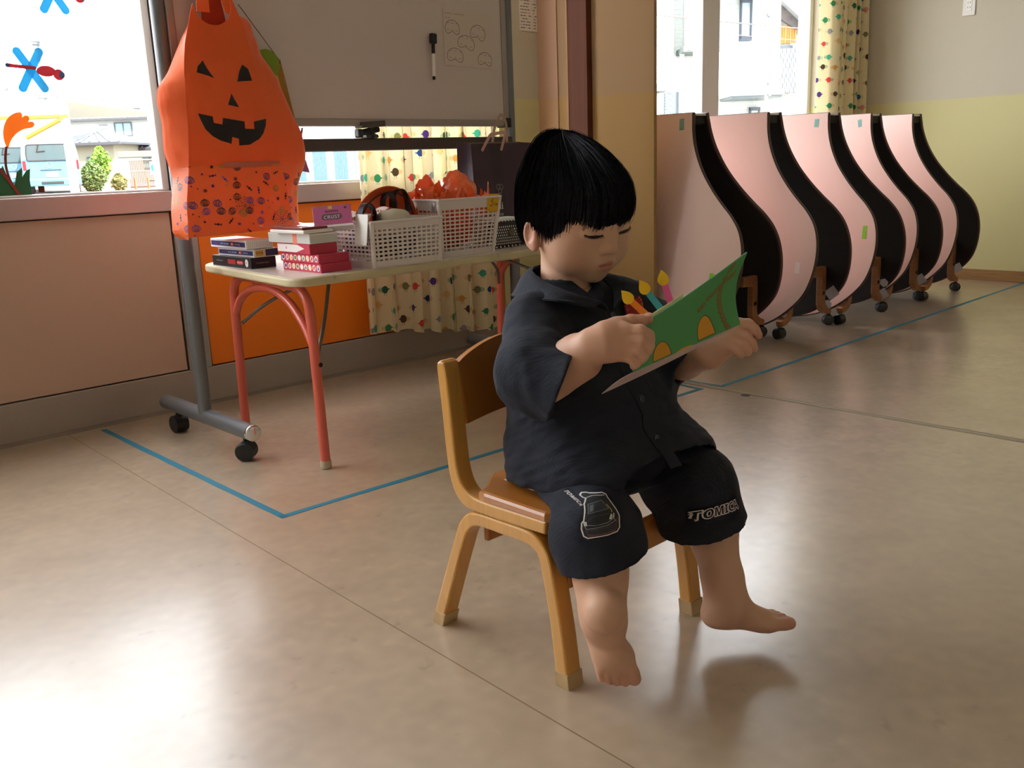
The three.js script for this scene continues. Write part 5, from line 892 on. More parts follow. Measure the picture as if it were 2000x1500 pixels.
{ // yellow class label on the big basket: 3 kumi
  const t = canvasTex(200, 230, (c, w, h) => {
    c.fillStyle = '#d9a91f'; c.fillRect(0, 0, w, h); c.strokeStyle = '#241c12'; c.lineWidth = 8; c.lineCap = c.lineJoin = 'round';
    const S = (pts) => { c.beginPath(); pts.forEach((p, i) => (i ? c.lineTo(...p) : c.moveTo(...p))); c.stroke(); };
    S([[52, 48], [78, 34], [96, 48], [88, 74], [66, 92], [92, 100], [100, 126], [84, 152], [56, 156], [46, 148]]);            // 3
    c.lineWidth = 5; S([[140, 118], [116, 134], [138, 152]]);                                                              // ku
    S([[150, 122], [168, 122], [156, 146], [148, 148], [150, 138], [166, 138], [184, 146]]); S([[178, 128], [174, 152]]);     // mi
    c.lineWidth = 3; S([[40, 196], [46, 210]]);
  }, false);
  const s = mesh('class_label', uvPlanar(rbox(0.052, 0.060, 0.0012, 0.0004), (x) => x / 0.052 + 0.5, (x, y) => y / 0.06 + 0.5), std('#ffffff', 0.7, { map: t }), big, { label: 'yellow paper class label' });
  s.position.set(0.102, 0.168, 0.192); s.rotation.set(0.1, 0, -0.05);
}
// orange crinkled packets in the big basket
const cello = phy('#ff8038', 0.3, { transmission: 0.4, thickness: 0, clearcoat: 0.6, clearcoatRoughness: 0.2, side: THREE.DoubleSide });
function crumple(cx, cy, cz, rx, ry2, rz, sd, f = 3.2, amp = 0.32) {
  const g = new THREE.IcosahedronGeometry(1, 14), P = g.attributes.position;
  for (let i = 0; i < P.count; i++) { const x = P.getX(i), y = P.getY(i), z = P.getZ(i); const n = Math.abs(noise.noise(x * f + sd, y * f, z * f)) + 0.5 * Math.abs(noise.noise(x * f * 2.3, y * f * 2.3 + sd, z * f * 2.3)), k = 1 + amp * (n - 0.35) * 1.6; P.setXYZ(i, cx + x * rx * k, cy + y * ry2 * k, cz + z * rz * k); }
  g.deleteAttribute('normal'); return toCreasedNormals(g, 0.5);
}
// a packet: overlapping creased sheets gathered at the bottom, each flaring to a point or a round top
function sheetPack(list) {
  return list.map(([cx, cz, a, w, h, lean, round, sd]) => thick(surf((u, v) => {
    const k = round ? Math.sqrt(Math.max(0, 1 - (v * 0.98) ** 4)) : (1 - 0.62 * v ** 2.4), s = (u - 0.5) * w * (0.55 + 0.45 * Math.sin(Math.PI * Math.min(1, 0.25 + v))) * k * 1.25, d = lean * v * v + 0.012 * Math.abs(noise.noise(u * 3 + sd, v * 2.2, sd)) + 0.02 * Math.cos(Math.PI * (u - 0.5)) * (1 - 0.4 * v);
    return [cx + Math.cos(a) * s - Math.sin(a) * d, 0.125 + h * v + 0.03 * v * noise.noise(u * 2.2, v * 2, sd + 2) - (round ? 0 : 0.03 * v * Math.abs(u - 0.5 - 0.2 * Math.sin(sd))), cz + Math.sin(a) * s * -1 + Math.cos(a) * d];
  }, 14, 14), 0.0007));
}
const packs = [['orange crinkled packet flaring into points at the left of the larger basket', [[-0.045, 0.05, 0.2, 0.16, 0.125, 0.03, 0, 1], [-0.07, 0.0, 0.7, 0.14, 0.12, 0.05, 0, 2], [-0.02, -0.02, -0.3, 0.17, 0.145, 0.0, 0, 3], [-0.08, -0.06, 1.2, 0.12, 0.10, 0.04, 0, 4], [0.0, 0.03, -0.5, 0.12, 0.105, 0.02, 0, 5], [-0.04, 0.10, 0.1, 0.14, 0.085, 0.03, 0, 6], [-0.075, 0.06, 0.9, 0.12, 0.10, 0.05, 0, 12]]],
  ['smaller orange packet in the middle of the larger basket', [[0.02, 0.11, 0.2, 0.075, 0.10, 0.015, 0, 7], [0.035, 0.10, -0.4, 0.06, 0.085, 0.01, 0, 8]]],
  ['smooth round-topped orange packet at the right of the larger basket', [[0.065, 0.07, 0.15, 0.125, 0.175, 0.025, 1, 9], [0.065, 0.03, 0.15, 0.13, 0.17, -0.01, 1, 10]]]];
const domes = [[[-0.05, 0.165, 0.03, 0.075, 0.055, 0.085, 21, 1.7, 0.35]], [[0.022, 0.165, 0.10, 0.036, 0.045, 0.035, 22, 1.6, 0.3]], [[0.066, 0.19, 0.045, 0.062, 0.088, 0.075, 23, 1.1, 0.16]]];
packs.forEach(([lab, bl], i) => { const p = tag(mesh('candy_packet', [...domes[i].map((q) => crumple(...q)), ...(i === 2 ? [] : sheetPack(bl))], cello), lab, 'packet'); p.position.set(tx(2.062), TY + 0.001, tz(-2.535)); p.scale.setScalar(KS); });
{
  const tip = tag(mesh('candy_packet', sheetPack([[0.108, 0.14, 0.0, 0.05, 0.10, 0.01, 0, 9], [0.112, 0.12, 0.3, 0.045, 0.085, 0.0, 0, 11]]), cello), 'small orange packet tip behind the yellow class label', 'packet'); tip.position.set(tx(2.062), TY + 0.001, tz(-2.535)); tip.scale.setScalar(KS);
  const f = tag(mesh('candy_packet', [crumple(0, 0.092, 0.0, 0.108, 0.085, 0.16, 4, 2.5, 0.08)], std('#d8310f', 0.6)), 'red-orange packet filling the larger basket behind its lattice', 'packet'); f.position.set(tx(2.062), TY + 0.001, tz(-2.535)); f.scale.setScalar(KS);
}
{
  const cl = tag(mesh('cloth_filler', crumple(0, 0.055, 0, 0.115, 0.048, 0.13, 7, 2.2, 0.12), std('#3a2a24', 0.9)), 'added dark brown cloth filler that darkens the lattice holes of the small basket', 'cloth'); cl.position.set(tx(1.775), TY + 0.008, tz(-2.462)); cl.scale.setScalar(KS);  // made-up filler, put in so the lattice holes read dark
  const cb = tag(mesh('cloth_filler', crumple(0, 0.10, 0, 0.105, 0.028, 0.12, 17, 2.2, 0.12), std('#b9a58e', 0.9)), 'added beige cloth filler under the papers in the small basket', 'cloth'); cb.position.set(tx(1.775), TY + 0.004, tz(-2.462)); cb.scale.setScalar(KS);  // second made-up filler, gives the upper holes a beige backing
}
{ // masks and papers in the small basket
  const X = tx(1.768), Z = tz(-2.462);
  const hat = group('party_mask', 'orange domed paper mask with black bands in the small basket', 'mask', [X + 0.0, TY + 0.12, Z + 0.0], 0.1);
  const dome = thick(surf((u, v) => { const a = Math.PI * u, r = lerp(0.05, 0.115, v); return [0.03 - Math.cos(a) * r * 1.1, Math.sin(a) * r * 0.92, -0.03 + 0.03 * v + 0.02 * Math.sin(a)]; }, 30, 8), 0.003);
  mesh('brim', dome, std('#d8541c', 0.6), hat);
  mesh('band', tube(Array.from({ length: 15 }, (_, i) => { const a = Math.PI * i / 14; return [0.03 - Math.cos(a) * 0.105, Math.sin(a) * 0.088, 0.008 + 0.018 * Math.sin(a)]; }), 0.0028, 40, 6), std('#4a1410', 0.6), hat);
  const curl = (x, y, z, s) => thick(surf((u, v) => { const a = -0.4 + 3.6 * u; return [x + Math.cos(a) * 0.03 * s, y + Math.sin(a) * 0.045 * s, z + (v - 0.5) * 0.022]; }, 16, 2), 0.004);
  for (const q of [[0.02, 0.05, 0.03, 0.8], [0.075, 0.045, 0.02, 1.1], [-0.085, 0.02, 0.05, 0.9]]) mesh('black_band', curl(...q), M.black, hat);
  mesh('ear', [thick(surf((u, v) => [-0.09 + 0.05 * u + 0.01 * v, 0.01 + 0.04 * v * Math.sin(Math.PI * u), 0.06 - 0.03 * u], 10, 6), 0.003), thick(surf((u, v) => [-0.03 + 0.06 * u, 0.012 + 0.03 * v * Math.sin(Math.PI * u), 0.05], 10, 6), 0.003)], std('#c9501e', 0.6), hat);
  const pale = tag(mesh('paper_roll', T(lathe([[0, -0.05], [0.03, -0.05], [0.036, 0], [0.03, 0.05], [0, 0.05]], 20), X + 0.02, TY + 0.125, Z + 0.05, 0.4, 0.3, Math.PI / 2), std('#d9d2c0', 0.7)), 'pale rounded paper roll under the orange mask in the small basket', 'paper');
  const s1 = tag(mesh('paper_sheet', thick(surf((u, v) => { const t = v < 0.35 ? v / 0.35 : 1, d = Math.max(0, v - 0.35) / 0.65; return [X - 0.115 + 0.0 - 0.012 * d - 0.012 * u * 0, TY + 0.142 + 0.012 * Math.sin(Math.PI * Math.min(1, v / 0.5)) - 0.075 * d, Z + 0.06 + 0.06 * (u - 0.0) + 0.0 * t + (1 - t) * 0.0 + 0.0]; }, 8, 18), 0.0008), M.paper), 'white paper sheet hanging over the left side of the small basket', 'paper');
  s1.position.set(-0.02, 0, 0.02);
  const P0 = s1.geometry; // sheet runs from inside over the left rim
  const s2 = tag(mesh('paper_sheet', thick(surf((u, v) => [X - 0.12 + 0.16 * u, TY + 0.146 + 0.012 * Math.sin(u * 5) * (1 - v), Z - 0.06 + 0.12 * v], 12, 8), 0.0008), std('#e9d7d4', 0.8)), 'folded pinkish paper lying across the small basket', 'paper');
  const wire = tag(mesh('foil_tag', thick(surf((u, v) => [X + 0.125 + 0.03 * u, TY + 0.140 + 0.03 * v * Math.sin(Math.PI * u), Z + 0.1 - 0.02 * u], 10, 6), 0.0012), std('#c9c5c4', 0.25, { metalness: 0.4 })), 'silvery foil tag standing at the right rim of the small basket', 'tag');
}
{ // purple shop bag behind the baskets and patterned pouch beside it
  const tex = canvasTex(640, 720, (c, w, h) => {
    c.fillStyle = '#3c2836'; c.fillRect(0, 0, w, h); c.fillStyle = 'rgba(20,10,18,0.28)'; c.beginPath(); c.moveTo(150, 0); c.quadraticCurveTo(220, 300, 200, 720); c.lineTo(330, 720); c.quadraticCurveTo(300, 280, 300, 0); c.fill();
    c.strokeStyle = '#8d7c88'; c.lineWidth = 5; for (const [x, y] of [[238, 330], [270, 330], [254, 360]]) { c.beginPath(); c.arc(x, y, 18, 0, 7); c.stroke(); } c.beginPath(); c.moveTo(254, 370); c.lineTo(254, 420); c.stroke();
    c.fillStyle = '#e6dede'; c.font = 'bold 62px serif'; c.fillText('aterai', 92, 488); c.font = '26px serif'; c.fillText('SAL  AVON', 140, 536);
  }, false);
  const g = group('paper_bag', 'dark purple paper shop bag with pale lettering behind the larger basket', 'bag', [tx(2.525), TY, tz(-2.70)], 0.0); g.scale.setScalar(KS);
  const pm = std('#ffffff', 0.6, { map: tex }), pl = std('#3c2836', 0.6);
  const f = surf((u, v) => { const x = lerp(-0.165, 0.165, u), y = 0.372 * v; return [x, y, 0.055 - 0.02 * v + 0.006 * noise.noise(u * 3, v * 3, 4)]; }, 16, 18);
  mesh('front_panel', uvPlanar(thick(f, 0.0012), (x) => x / 0.33 + 0.5, (x, y) => y / 0.385), pm, g);
  mesh('back_panel', thick(surf((u, v) => [lerp(-0.165, 0.165, u), 0.379 * v, -0.055 + 0.01 * v], 8, 8), 0.0012), std('#8a6e68', 0.7), g);
  for (const s of [-1, 1]) mesh('side_panel', thick(surf((u, v) => [s * (0.165 - 0.03 * v * Math.sin(Math.PI * u)), lerp(0.372, 0.379, u) * v, lerp(0.055 - 0.02 * v, -0.055 + 0.01 * v, u)], 8, 10), 0.0012), pl, g);
  mesh('base_panel', rb(-0.165, 0.165, 0, 0.003, -0.055, 0.055, 0.001), pl, g);
  const ribbon = (pts) => { const cv = new THREE.CatmullRomCurve3(pts.map(vv), false, 'catmullrom', 0.3); return thick(surf((u, v) => { const p = cv.getPoint(u), t = cv.getTangent(u), o = V3(-t.y, t.x, 0).normalize().multiplyScalar((v - 0.5) * 0.012); return [p.x + o.x, p.y + o.y, p.z]; }, 40, 2), 0.0015); };
  mesh('handle', ribbon([[-0.115, 0.345, 0.04], [-0.080, 0.400, 0.05], [-0.060, 0.406, 0.05], [-0.012, 0.412, 0.05], [0.0, 0.406, 0.05], [-0.015, 0.345, 0.04]]), std('#c79a8e', 0.6), g, { label: 'pale pink ribbon handle' });
  const g2 = group('gift_bag', 'pale bag with a looped see-through handle behind the purple bag', 'bag', [tx(2.66), TY, tz(-2.83)]); g2.scale.setScalar(KS);
  mesh('bag_body', rbox(0.18, 0.34, 0.06, 0.004, 0.0, 0.17, 0), std('#c7a99a', 0.7), g2);
  mesh('handle', ribbon([[-0.075, 0.33, 0.032], [-0.055, 0.43, 0.034], [-0.015, 0.487, 0.034], [0.012, 0.45, 0.034], [0.014, 0.33, 0.032]]), phy('#d8b8a8', 0.4, { transmission: 0.5, thickness: 0 }), g2);
  const dots = canvasTex(512, 320, (c, w, h) => { c.fillStyle = '#16141a'; c.fillRect(0, 0, w, h); c.fillStyle = '#dfe6ea'; c.fillRect(0, 0, w, 34); c.fillStyle = '#16141a'; for (let k = 0; k < 11; k++) { c.beginPath(); c.arc(24 + k * 46, 36, 13, 0, 7); c.fill(); } let q = 3; const rn = () => { q = (q * 16807) % 2147483647; return q / 2147483647; }; c.fillStyle = '#e8ecee'; for (let j = 0; j < 7; j++) for (let i = 0; i < 17; i++) { c.save(); c.translate(18 + i * 30 + (j % 2) * 14, 92 + j * 30); c.rotate(0.5 * (rn() - 0.5)); c.beginPath(); c.ellipse(0, 0, 7, 11, 0, 0, 7); c.fill(); c.restore(); } c.fillStyle = '#5d5648'; c.beginPath(); c.ellipse(300, 170, 50, 28, 0, 0, 7); c.fill(); }, false);
  const p = group('spotted_pouch', 'black pouch with white spots on the table beside the larger basket', 'pouch', [tx(2.31), TY, tz(-2.475)], 0.0); p.scale.setScalar(KS);
  mesh('pouch_body', uvPlanar(rbox(0.17, 0.105, 0.09, 0.012, 0, 0.0535, 0), (x, y, z) => x / 0.17 + 0.5, (x, y) => y / 0.105), std('#ffffff', 0.55, { map: dots }), p);
  mesh('bead_trim', Array.from({ length: 9 }, (_, i) => new THREE.SphereGeometry(0.004, 8, 6).translate(-0.078 + i * 0.019, 0.005, 0.049)), std('#d6cdbb', 0.3), p);
  mesh('clasp', T(lathe([[0, 0.004], [0.013, 0.003], [0.015, 0], [0, 0]], 20), 0.02, 0.055, 0.046, Math.PI / 2, 0, 0), std('#6a6350', 0.35, { metalness: 0.6 }), p);
}
// ---------------------------------------------------------------- curtains with bird print
const birdT = canvasTex(1024, 1024, (c, w, h) => {
  c.fillStyle = '#efe3b8'; c.fillRect(0, 0, w, h); let q = 11; const rn = () => { q = (q * 16807) % 2147483647; return q / 2147483647; };
  const cols = ['#1d6fae', '#2f8f5c', '#17563a', '#4a2f86', '#e0443e', '#4a3a24', '#7d7d4a', '#e9998a', '#d9a04a', '#3fae8a', '#23457f'];
  for (let j = 0; j < 8; j++) for (let i = 0; i < 7; i++) {
    const x = (i + 0.5 + (j % 2) * 0.45 + (rn() - 0.5) * 0.35) * w / 7, y = (j + 0.5 + (rn() - 0.5) * 0.4) * h / 8, col = cols[(rn() * cols.length) | 0], f = rn() < 0.5 ? 1 : -1, R = 22 + rn() * 5, light = rn() < 0.2;
    for (const ox of [-w, 0, w]) for (const oy of [-h, 0, h]) { const X = x + ox, Y = y + oy; if (X < -80 || X > w + 80 || Y < -80 || Y > h + 80) continue; c.globalAlpha = light ? 0.45 : 1; c.fillStyle = col; c.beginPath(); c.ellipse(X, Y, R, R * 1.05, 0, 0, 7); c.fill(); c.beginPath(); c.moveTo(X + f * R * 0.7, Y - 8); c.lineTo(X + f * (R + 20), Y - 2); c.lineTo(X + f * R * 0.7, Y + 8); c.fill(); c.lineWidth = 2.5; c.strokeStyle = cols[((X * 7 + Y) | 0) % 11 < 5 ? 1 : 8]; for (const k of [-1, 0, 1]) { c.beginPath(); c.ellipse(X - f * (R + 12), Y + k * 10, 13, 4, f * k * 0.35, 0, 7); c.stroke(); } c.strokeStyle = '#4a3a2a'; c.lineWidth = 2; for (const k of [-7, 7]) { c.beginPath(); c.moveTo(X + k, Y + R); c.lineTo(X + k * 1.2, Y + R + 13); c.lineTo(X + k * 1.2 + f * 6, Y + R + 15); c.stroke(); } c.globalAlpha = 1; }
  }
});
const curtainM = phy('#ffffff', 0.95, { map: birdT, transmission: 0.32, thickness: 0, bumpMap: clothT, bumpScale: 0.0002, side: THREE.DoubleSide });
function curtain(name, label, x0, x1, y0f, y1, z, folds, amp, fab, sd) {
  const n = folds * 14, cum = [0]; const zz = (u) => amp * (Math.sin(u * folds * 2 * Math.PI + 0.8 * Math.sin(u * 9 + sd)) + 0.35 * Math.sin(u * folds * 4.7 * Math.PI + sd)), xx = (u) => lerp(x0, x1, u) + amp * 0.5 * Math.sin(u * folds * 4 * Math.PI + sd);
  const g = surf((u, v) => { const k = 0.75 + 0.25 * v, y = lerp(y1, y0f(u), v); return [xx(u) + 0.01 * noise.noise(u * 8, v * 3, sd) , y + 0.008 * v * Math.sin(u * folds * 2 * Math.PI + 1), z + zz(u) * k + 0.012 * noise.noise(u * 10, v * 4, sd + 3)]; }, n, 40);
  uvPlanar(g, () => 0, (x, y) => y / 0.62); const U = g.attributes.uv; let s = 0, p = null; const us = []; for (let i = 0; i <= n; i++) { const q = [xx(i / n), zz(i / n)]; if (p) s += Math.hypot(q[0] - p[0], q[1] - p[1]); us.push(s); p = q; } for (let j = 0; j <= 40; j++) for (let i = 0; i <= n; i++) U.setX(j * (n + 1) + i, us[i] / 0.62);
  return tag(mesh(name, g, curtainM), label, 'curtain');
}
curtain('curtain', 'cream bird-print curtain hanging behind the board and the low table', 2.165, 2.925, (u) => lerp(0.172, 0.088, smooth(0, 1, u)) , 2.7, -3.155, 7, 0.026, 0.62, 1);
curtain('curtain', 'gathered cream bird-print curtain at the far window beside the grey wall', 5.77, 6.235, () => 0.12, 2.7, -3.06, 6, 0.062, 0.62, 4);

// ---------------------------------------------------------------- window clings
{
  const cz = WZ - 0.054, blue = phy('#38b4d8', 0.6, { transmission: 0.55, thickness: 0 }), redM = phy('#c8203c', 0.6, { transmission: 0.35, thickness: 0 }), navyP = phy('#2c5a94', 0.6, { transmission: 0.3, thickness: 0 });
  const stick = (x, y, a, l, w) => { const s = new THREE.Shape(); s.absarc(0, l / 2 - w / 2, w / 2, 0, Math.PI); s.absarc(0, -l / 2 + w / 2, w / 2, Math.PI, 2 * Math.PI); s.closePath(); return T(extr(s, 0.0012, 0, 10), x, y, 0, 0, 0, a); };
  const fly = (name, label, x, y) => {
    const g = group(name, label, 'window cling', [x, y, cz]);
    mesh('wing', stick(0, 0, 0.55, 0.155, 0.026), blue, g); mesh('wing', stick(0, 0, -0.52, 0.155, 0.026), blue, g);
    mesh('tail', T(stick(0, 0, 0, 0.09, 0.011), -0.028, 0.009, 0.0013, 0, 0, 1.5), redM, g);
    mesh('thorax', extr(new THREE.Shape().absellipse(0.046, 0.004, 0.030, 0.0165, 0, 6.2831), 0.0012).translate(0, -0.006, 0.0013), redM, g);
    mesh('head', extr(new THREE.Shape().absellipse(0.083, -0.008, 0.017, 0.0175, 0, 6.2831), 0.0012).translate(0, -0.004, 0.0026), redM, g);
    mesh('eye', extr(new THREE.Shape().absellipse(0.093, -0.008, 0.0085, 0.0105, 0, 6.2831), 0.0012).translate(0, -0.004, 0.0040), navyP, g);
    mesh('tail_tip', extr(new THREE.Shape().absellipse(-0.068, 0.012, 0.006, 0.006, 0, 6.2831), 0.0012).translate(0, 0, 0.0028), navyP, g);
    return g;
  };
  const d1 = fly('dragonfly_cling', 'blue-winged red dragonfly cling, lower of the two on the left window', 1.050, 1.192);
  const d2 = dup(d1, 'dragonfly_cling', 'blue dragonfly cling cut off by the top edge, upper of the two', [1.150, 1.437, cz]);
  const f = group('cattail_cling', 'orange plume on a brown stem growing from dark green grass on the window', 'window cling', [0.93, 0.80, cz]);
  const plume = new THREE.Shape(); plume.moveTo(0.012, 0.155); plume.bezierCurveTo(-0.005, 0.21, 0.03, 0.262, 0.068, 0.262); plume.bezierCurveTo(0.078, 0.258, 0.07, 0.245, 0.072, 0.245); plume.bezierCurveTo(0.088, 0.26, 0.1, 0.245, 0.088, 0.232); plume.bezierCurveTo(0.112, 0.238, 0.112, 0.215, 0.09, 0.212); plume.bezierCurveTo(0.055, 0.21, 0.03, 0.185, 0.018, 0.152); plume.closePath();
  mesh('plume', extr(plume, 0.0012), phy('#f5a01a', 0.6, { transmission: 0.4, thickness: 0 }), f);
  mesh('stem', thick(surf((u, v) => { const y = lerp(-0.0, 0.156, u), x = 0.026 - 0.024 * u + 0.018 * Math.sin(u * 3) * -1 + 0.012 * u; return [x + (v - 0.5) * 0.008, y, 0.002]; }, 16, 1), 0.001), std('#7a2a1c', 0.7), f);
  mesh('stem', thick(surf((u, v) => [lerp(0.03, -0.02, u) + (v - 0.5) * 0.01, lerp(0, 0.09, u), 0.003], 8, 1), 0.001), std('#8a2a1c', 0.7), f);
  const gr = poly([[-0.10, 0], [-0.10, 0.10], [-0.07, 0.05], [-0.045, 0.115], [-0.03, 0.06], [-0.008, 0.098], [0.004, 0.05], [0.018, 0.035], [0.03, 0.075], [0.048, 0.09], [0.045, 0.06], [0.06, 0.08], [0.072, 0.085], [0.066, 0.05], [0.066, 0]]);
  mesh('grass', extr(gr, 0.0012), std('#1d5a30', 0.7), f);
}
// ---------------------------------------------------------------- outdoors, at its own distances; RY turns a front towards the building
const RY = -(Math.PI / 2 - 0.812);
const wM = (c, r = 0.8) => std(c, r);
struct('ground', (() => { const g = new THREE.PlaneGeometry(260, 150, 1, 1); g.rotateX(-Math.PI / 2); const P = g.attributes.position; for (let i = 0; i < P.count; i++) { const z = P.getZ(i) - 75 + WZ - 0.2; P.setXYZ(i, P.getX(i) + 30, -0.2 + Math.max(0, -z - 4) * 0.0168, z); } g.computeVertexNormals(); return thick(g, 0.1); })(), std('#77736b', 0.95));
{
  const van = (label, x, y, z) => {
    const g = group('van', label, 'van', [x, y, z], RY + 0.45);
    const bodyM = phy('#4f8098', 0.35, { clearcoat: 0.5 }), white = phy('#a5afb2', 0.35, { clearcoat: 0.5 });
    const sec = new THREE.Shape(); sec.moveTo(-0.85, 0.32); sec.lineTo(-0.85, 1.15); sec.bezierCurveTo(-0.83, 1.5, -0.76, 1.86, -0.66, 1.94); sec.bezierCurveTo(-0.3, 2.0, 0.3, 2.0, 0.66, 1.94); sec.bezierCurveTo(0.76, 1.86, 0.83, 1.5, 0.85, 1.15); sec.lineTo(0.85, 0.32); sec.closePath();
    mesh('body', extr(sec, 4.4, 0.06).translate(0, 0, -4.4), bodyM, g);
    mesh('upper_body', extr(poly([[-0.835, 1.16], [-0.78, 1.62], [-0.66, 1.93], [0.66, 1.93], [0.78, 1.62], [0.835, 1.16]]), 0.02, 0.004).translate(0, 0, -0.005), white, g);
    mesh('rear_window', extr(poly([[-0.66, 1.12], [-0.68, 1.3], [-0.63, 1.62], [0.63, 1.62], [0.68, 1.3], [0.66, 1.12]]), 0.02, 0.005).translate(0, 0, 0.012), phy('#46555a', 0.08), g);
    mesh('window_seal', tube([[-0.66, 1.12, 0.03], [-0.69, 1.3, 0.03], [-0.64, 1.62, 0.03], [0.64, 1.62, 0.03], [0.69, 1.3, 0.03], [0.66, 1.12, 0.03]], 0.018, 60, 6, true, 0.05), std('#20282c', 0.6), g);
    mesh('wiper', [rod([-0.3, 1.60, 0.05], [-0.36, 1.40, 0.06], 0.02, 6), rod([-0.36, 1.40, 0.06], [-0.12, 1.42, 0.06], 0.014, 6)], std('#15181a', 0.6), g);
    for (const s of [-1, 1]) mesh('tail_lamp', rbox(0.11, 0.3, 0.05, 0.02, s * 0.78, 0.97, 0.0), phy('#7d1f28', 0.2), g);
    mesh('emblem', T(new THREE.TorusGeometry(0.085, 0.008, 6, 24), -0.05, 0.97, 0.02), std('#c9d2d4', 0.3, { metalness: 0.6 }), g);
    mesh('plate_garnish', rbox(0.62, 0.04, 0.03, 0.01, -0.02, 0.82, 0.015), std('#33495a', 0.5), g);
    mesh('number_plate', rbox(0.36, 0.17, 0.02, 0.01, 0, 0.67, 0.012), std('#d5d8d4', 0.5), g);
    mesh('sticker', [rbox(0.07, 0.11, 0.01, 0.004, 0.55, 0.76, 0.012)], std('#c9a03a', 0.6), g);
    mesh('bumper', [rbox(1.7, 0.24, 0.12, 0.04, 0, 0.42, 0.02)], bodyM, g);
    mesh('bumper_slot', rbox(0.66, 0.09, 0.03, 0.01, -0.02, 0.40, 0.085), std('#1d2226', 0.6), g);
    for (const s of [-1, 1]) for (const zz of [-0.7, -3.4]) mesh('wheel', T(new THREE.CylinderGeometry(0.31, 0.31, 0.2, 24), s * 0.7, 0.31, zz, 0, 0, Math.PI / 2), std('#17181a', 0.8), g);
    return g;
  };
  const v1 = van('pale blue van seen from behind under the yellow carport', 10.62, 0.33, -32.75);
  const v2 = dup(v1, 'van', 'second pale blue van half hidden to the left of the nearer van', [10.55, 0.35, -36.2]);
  const cp = group('carport', 'yellow framed carport with a leaning brace over the vans', 'carport', [8.12, 0.2, -23.6], RY), yel = std('#9c7c1c', 0.6), ywh = std('#b9b4a0', 0.6);
  mesh('post', rbox(0.17, 2.35, 0.17, 0.02, 0, 1.17, 0), ywh, cp); mesh('post', rbox(0.14, 2.35, 0.14, 0.02, -3.4, 1.17, -0.4), ywh, cp);
  mesh('beam', rbox(4.4, 0.07, 0.1, 0.01, -2.1, 2.08, 0.05), yel, cp); mesh('beam', rbox(4.4, 0.3, 0.08, 0.01, -2.1, 2.28, 0), std('#c9c9c2', 0.6), cp);
  mesh('brace', rod([0, 2.05, 0.05], [-0.95, 1.62, 0.05], 0.05, 8), yel, cp); mesh('roof_sheet', rbox(4.6, 0.05, 6, 0.01, -2.1, 2.42, -3), std('#c9c9c2', 0.6), cp);
  mesh('foot_block', rbox(0.4, 0.28, 0.4, 0.03, 0, 0.1, 0), std('#6a665c', 0.9), cp);
}
function house(label, x, y, z, w, h, d, wall, roofC, o = {}) {
  const g = group('house', label, 'house', [x, y, z], RY + (o.turn || 0));
  mesh('wall', rbox(w, h, d, 0.02, 0, h / 2, -d / 2), wM(wall), g);
  const rh = o.rh || 1.2, ov = 0.5, ro = o.gable ? extr(poly([[-w / 2 - ov, 0], [0, rh], [w / 2 + ov, 0], [w / 2 + ov, -0.14], [0, rh - 0.14], [-w / 2 - ov, -0.14]]), d + 2 * ov).translate(0, h, -d - ov) : null;
  const roof = sub('roof', g);
  if (ro) mesh('roof_shell', ro, wM(roofC, 0.6), roof);
  else { // hipped tile roof with ribs
    const A = [[-w / 2 - ov, h, ov], [w / 2 + ov, h, ov], [w / 2 + ov, h, -d - ov], [-w / 2 - ov, h, -d - ov]], r0 = [-w / 2 + d / 2.4, h + rh, -d / 2], r1 = [w / 2 - d / 2.4, h + rh, -d / 2];
    const tri = (a, b, c, e) => surf((u, v) => { const p = vv(a).lerp(vv(b), u), q = vv(e).lerp(vv(c), u); return p.lerp(q, v).toArray(); }, 1, 1);
    mesh('roof_shell', [thick(tri(A[0], A[1], r1, r0), 0.1), thick(tri(A[2], A[3], r0, r1), 0.1), thick(tri(A[1], A[2], r1, r1), 0.1), thick(tri(A[3], A[0], r0, r0), 0.1)], wM(roofC, 0.6), roof);
    const ribs = []; const n = Math.round(w / 0.32); for (let i = 0; i <= n; i++) { const u = i / n, a = vv(A[0]).lerp(vv(A[1]), u), b = vv(r0).lerp(vv(r1), clamp((u - 0.5) * (w + 2 * ov) / Math.max(0.01, r1[0] - r0[0]) + 0.5, 0, 1)); ribs.push(rod(a.add(V3(0, 0.06, 0)), b.add(V3(0, 0.06, 0)), 0.05, 5)); }
    const rm = mesh('tile_ribs', ribs, wM(roofC, 0.6), roof); rm.userData.kind = 'stuff';
    mesh('ridge', [rod(r0, r1, 0.14, 8), rod(A[0], r0, 0.09, 6), rod(A[1], r1, 0.09, 6)], wM(o.ridge || '#50555c', 0.6), roof);
    mesh('eave', rbox(w + 2 * ov, 0.14, 0.12, 0.02, 0, h - 0.02, ov), wM('#3c3f44'), roof);
  }
  for (const [wx, wy, ww, wh] of o.win || []) { const f = mesh('window', [rbox(ww, 0.07, 0.1, 0.01, wx, wy + wh / 2, 0.03), rbox(ww, 0.07, 0.1, 0.01, wx, wy - wh / 2, 0.03), rbox(0.07, wh, 0.1, 0.01, wx - ww / 2, wy, 0.03), rbox(0.07, wh, 0.1, 0.01, wx + ww / 2, wy, 0.03), rbox(0.05, wh, 0.08, 0.01, wx, wy, 0.03)], wM('#4c545e'), g); mesh('pane', rbox(ww, wh, 0.03, 0.005, wx, wy, 0.015), phy('#6d8a90', 0.1), f); }
  return g;
}
house('low house with grey ribbed tile roof behind the carport post', 16.15, 0.5, -44.9, 2.6, 1.85, 4, '#8a8674', '#4a525c', { rh: 0.75, win: [[0.5, 0.9, 0.9, 0.7]] });
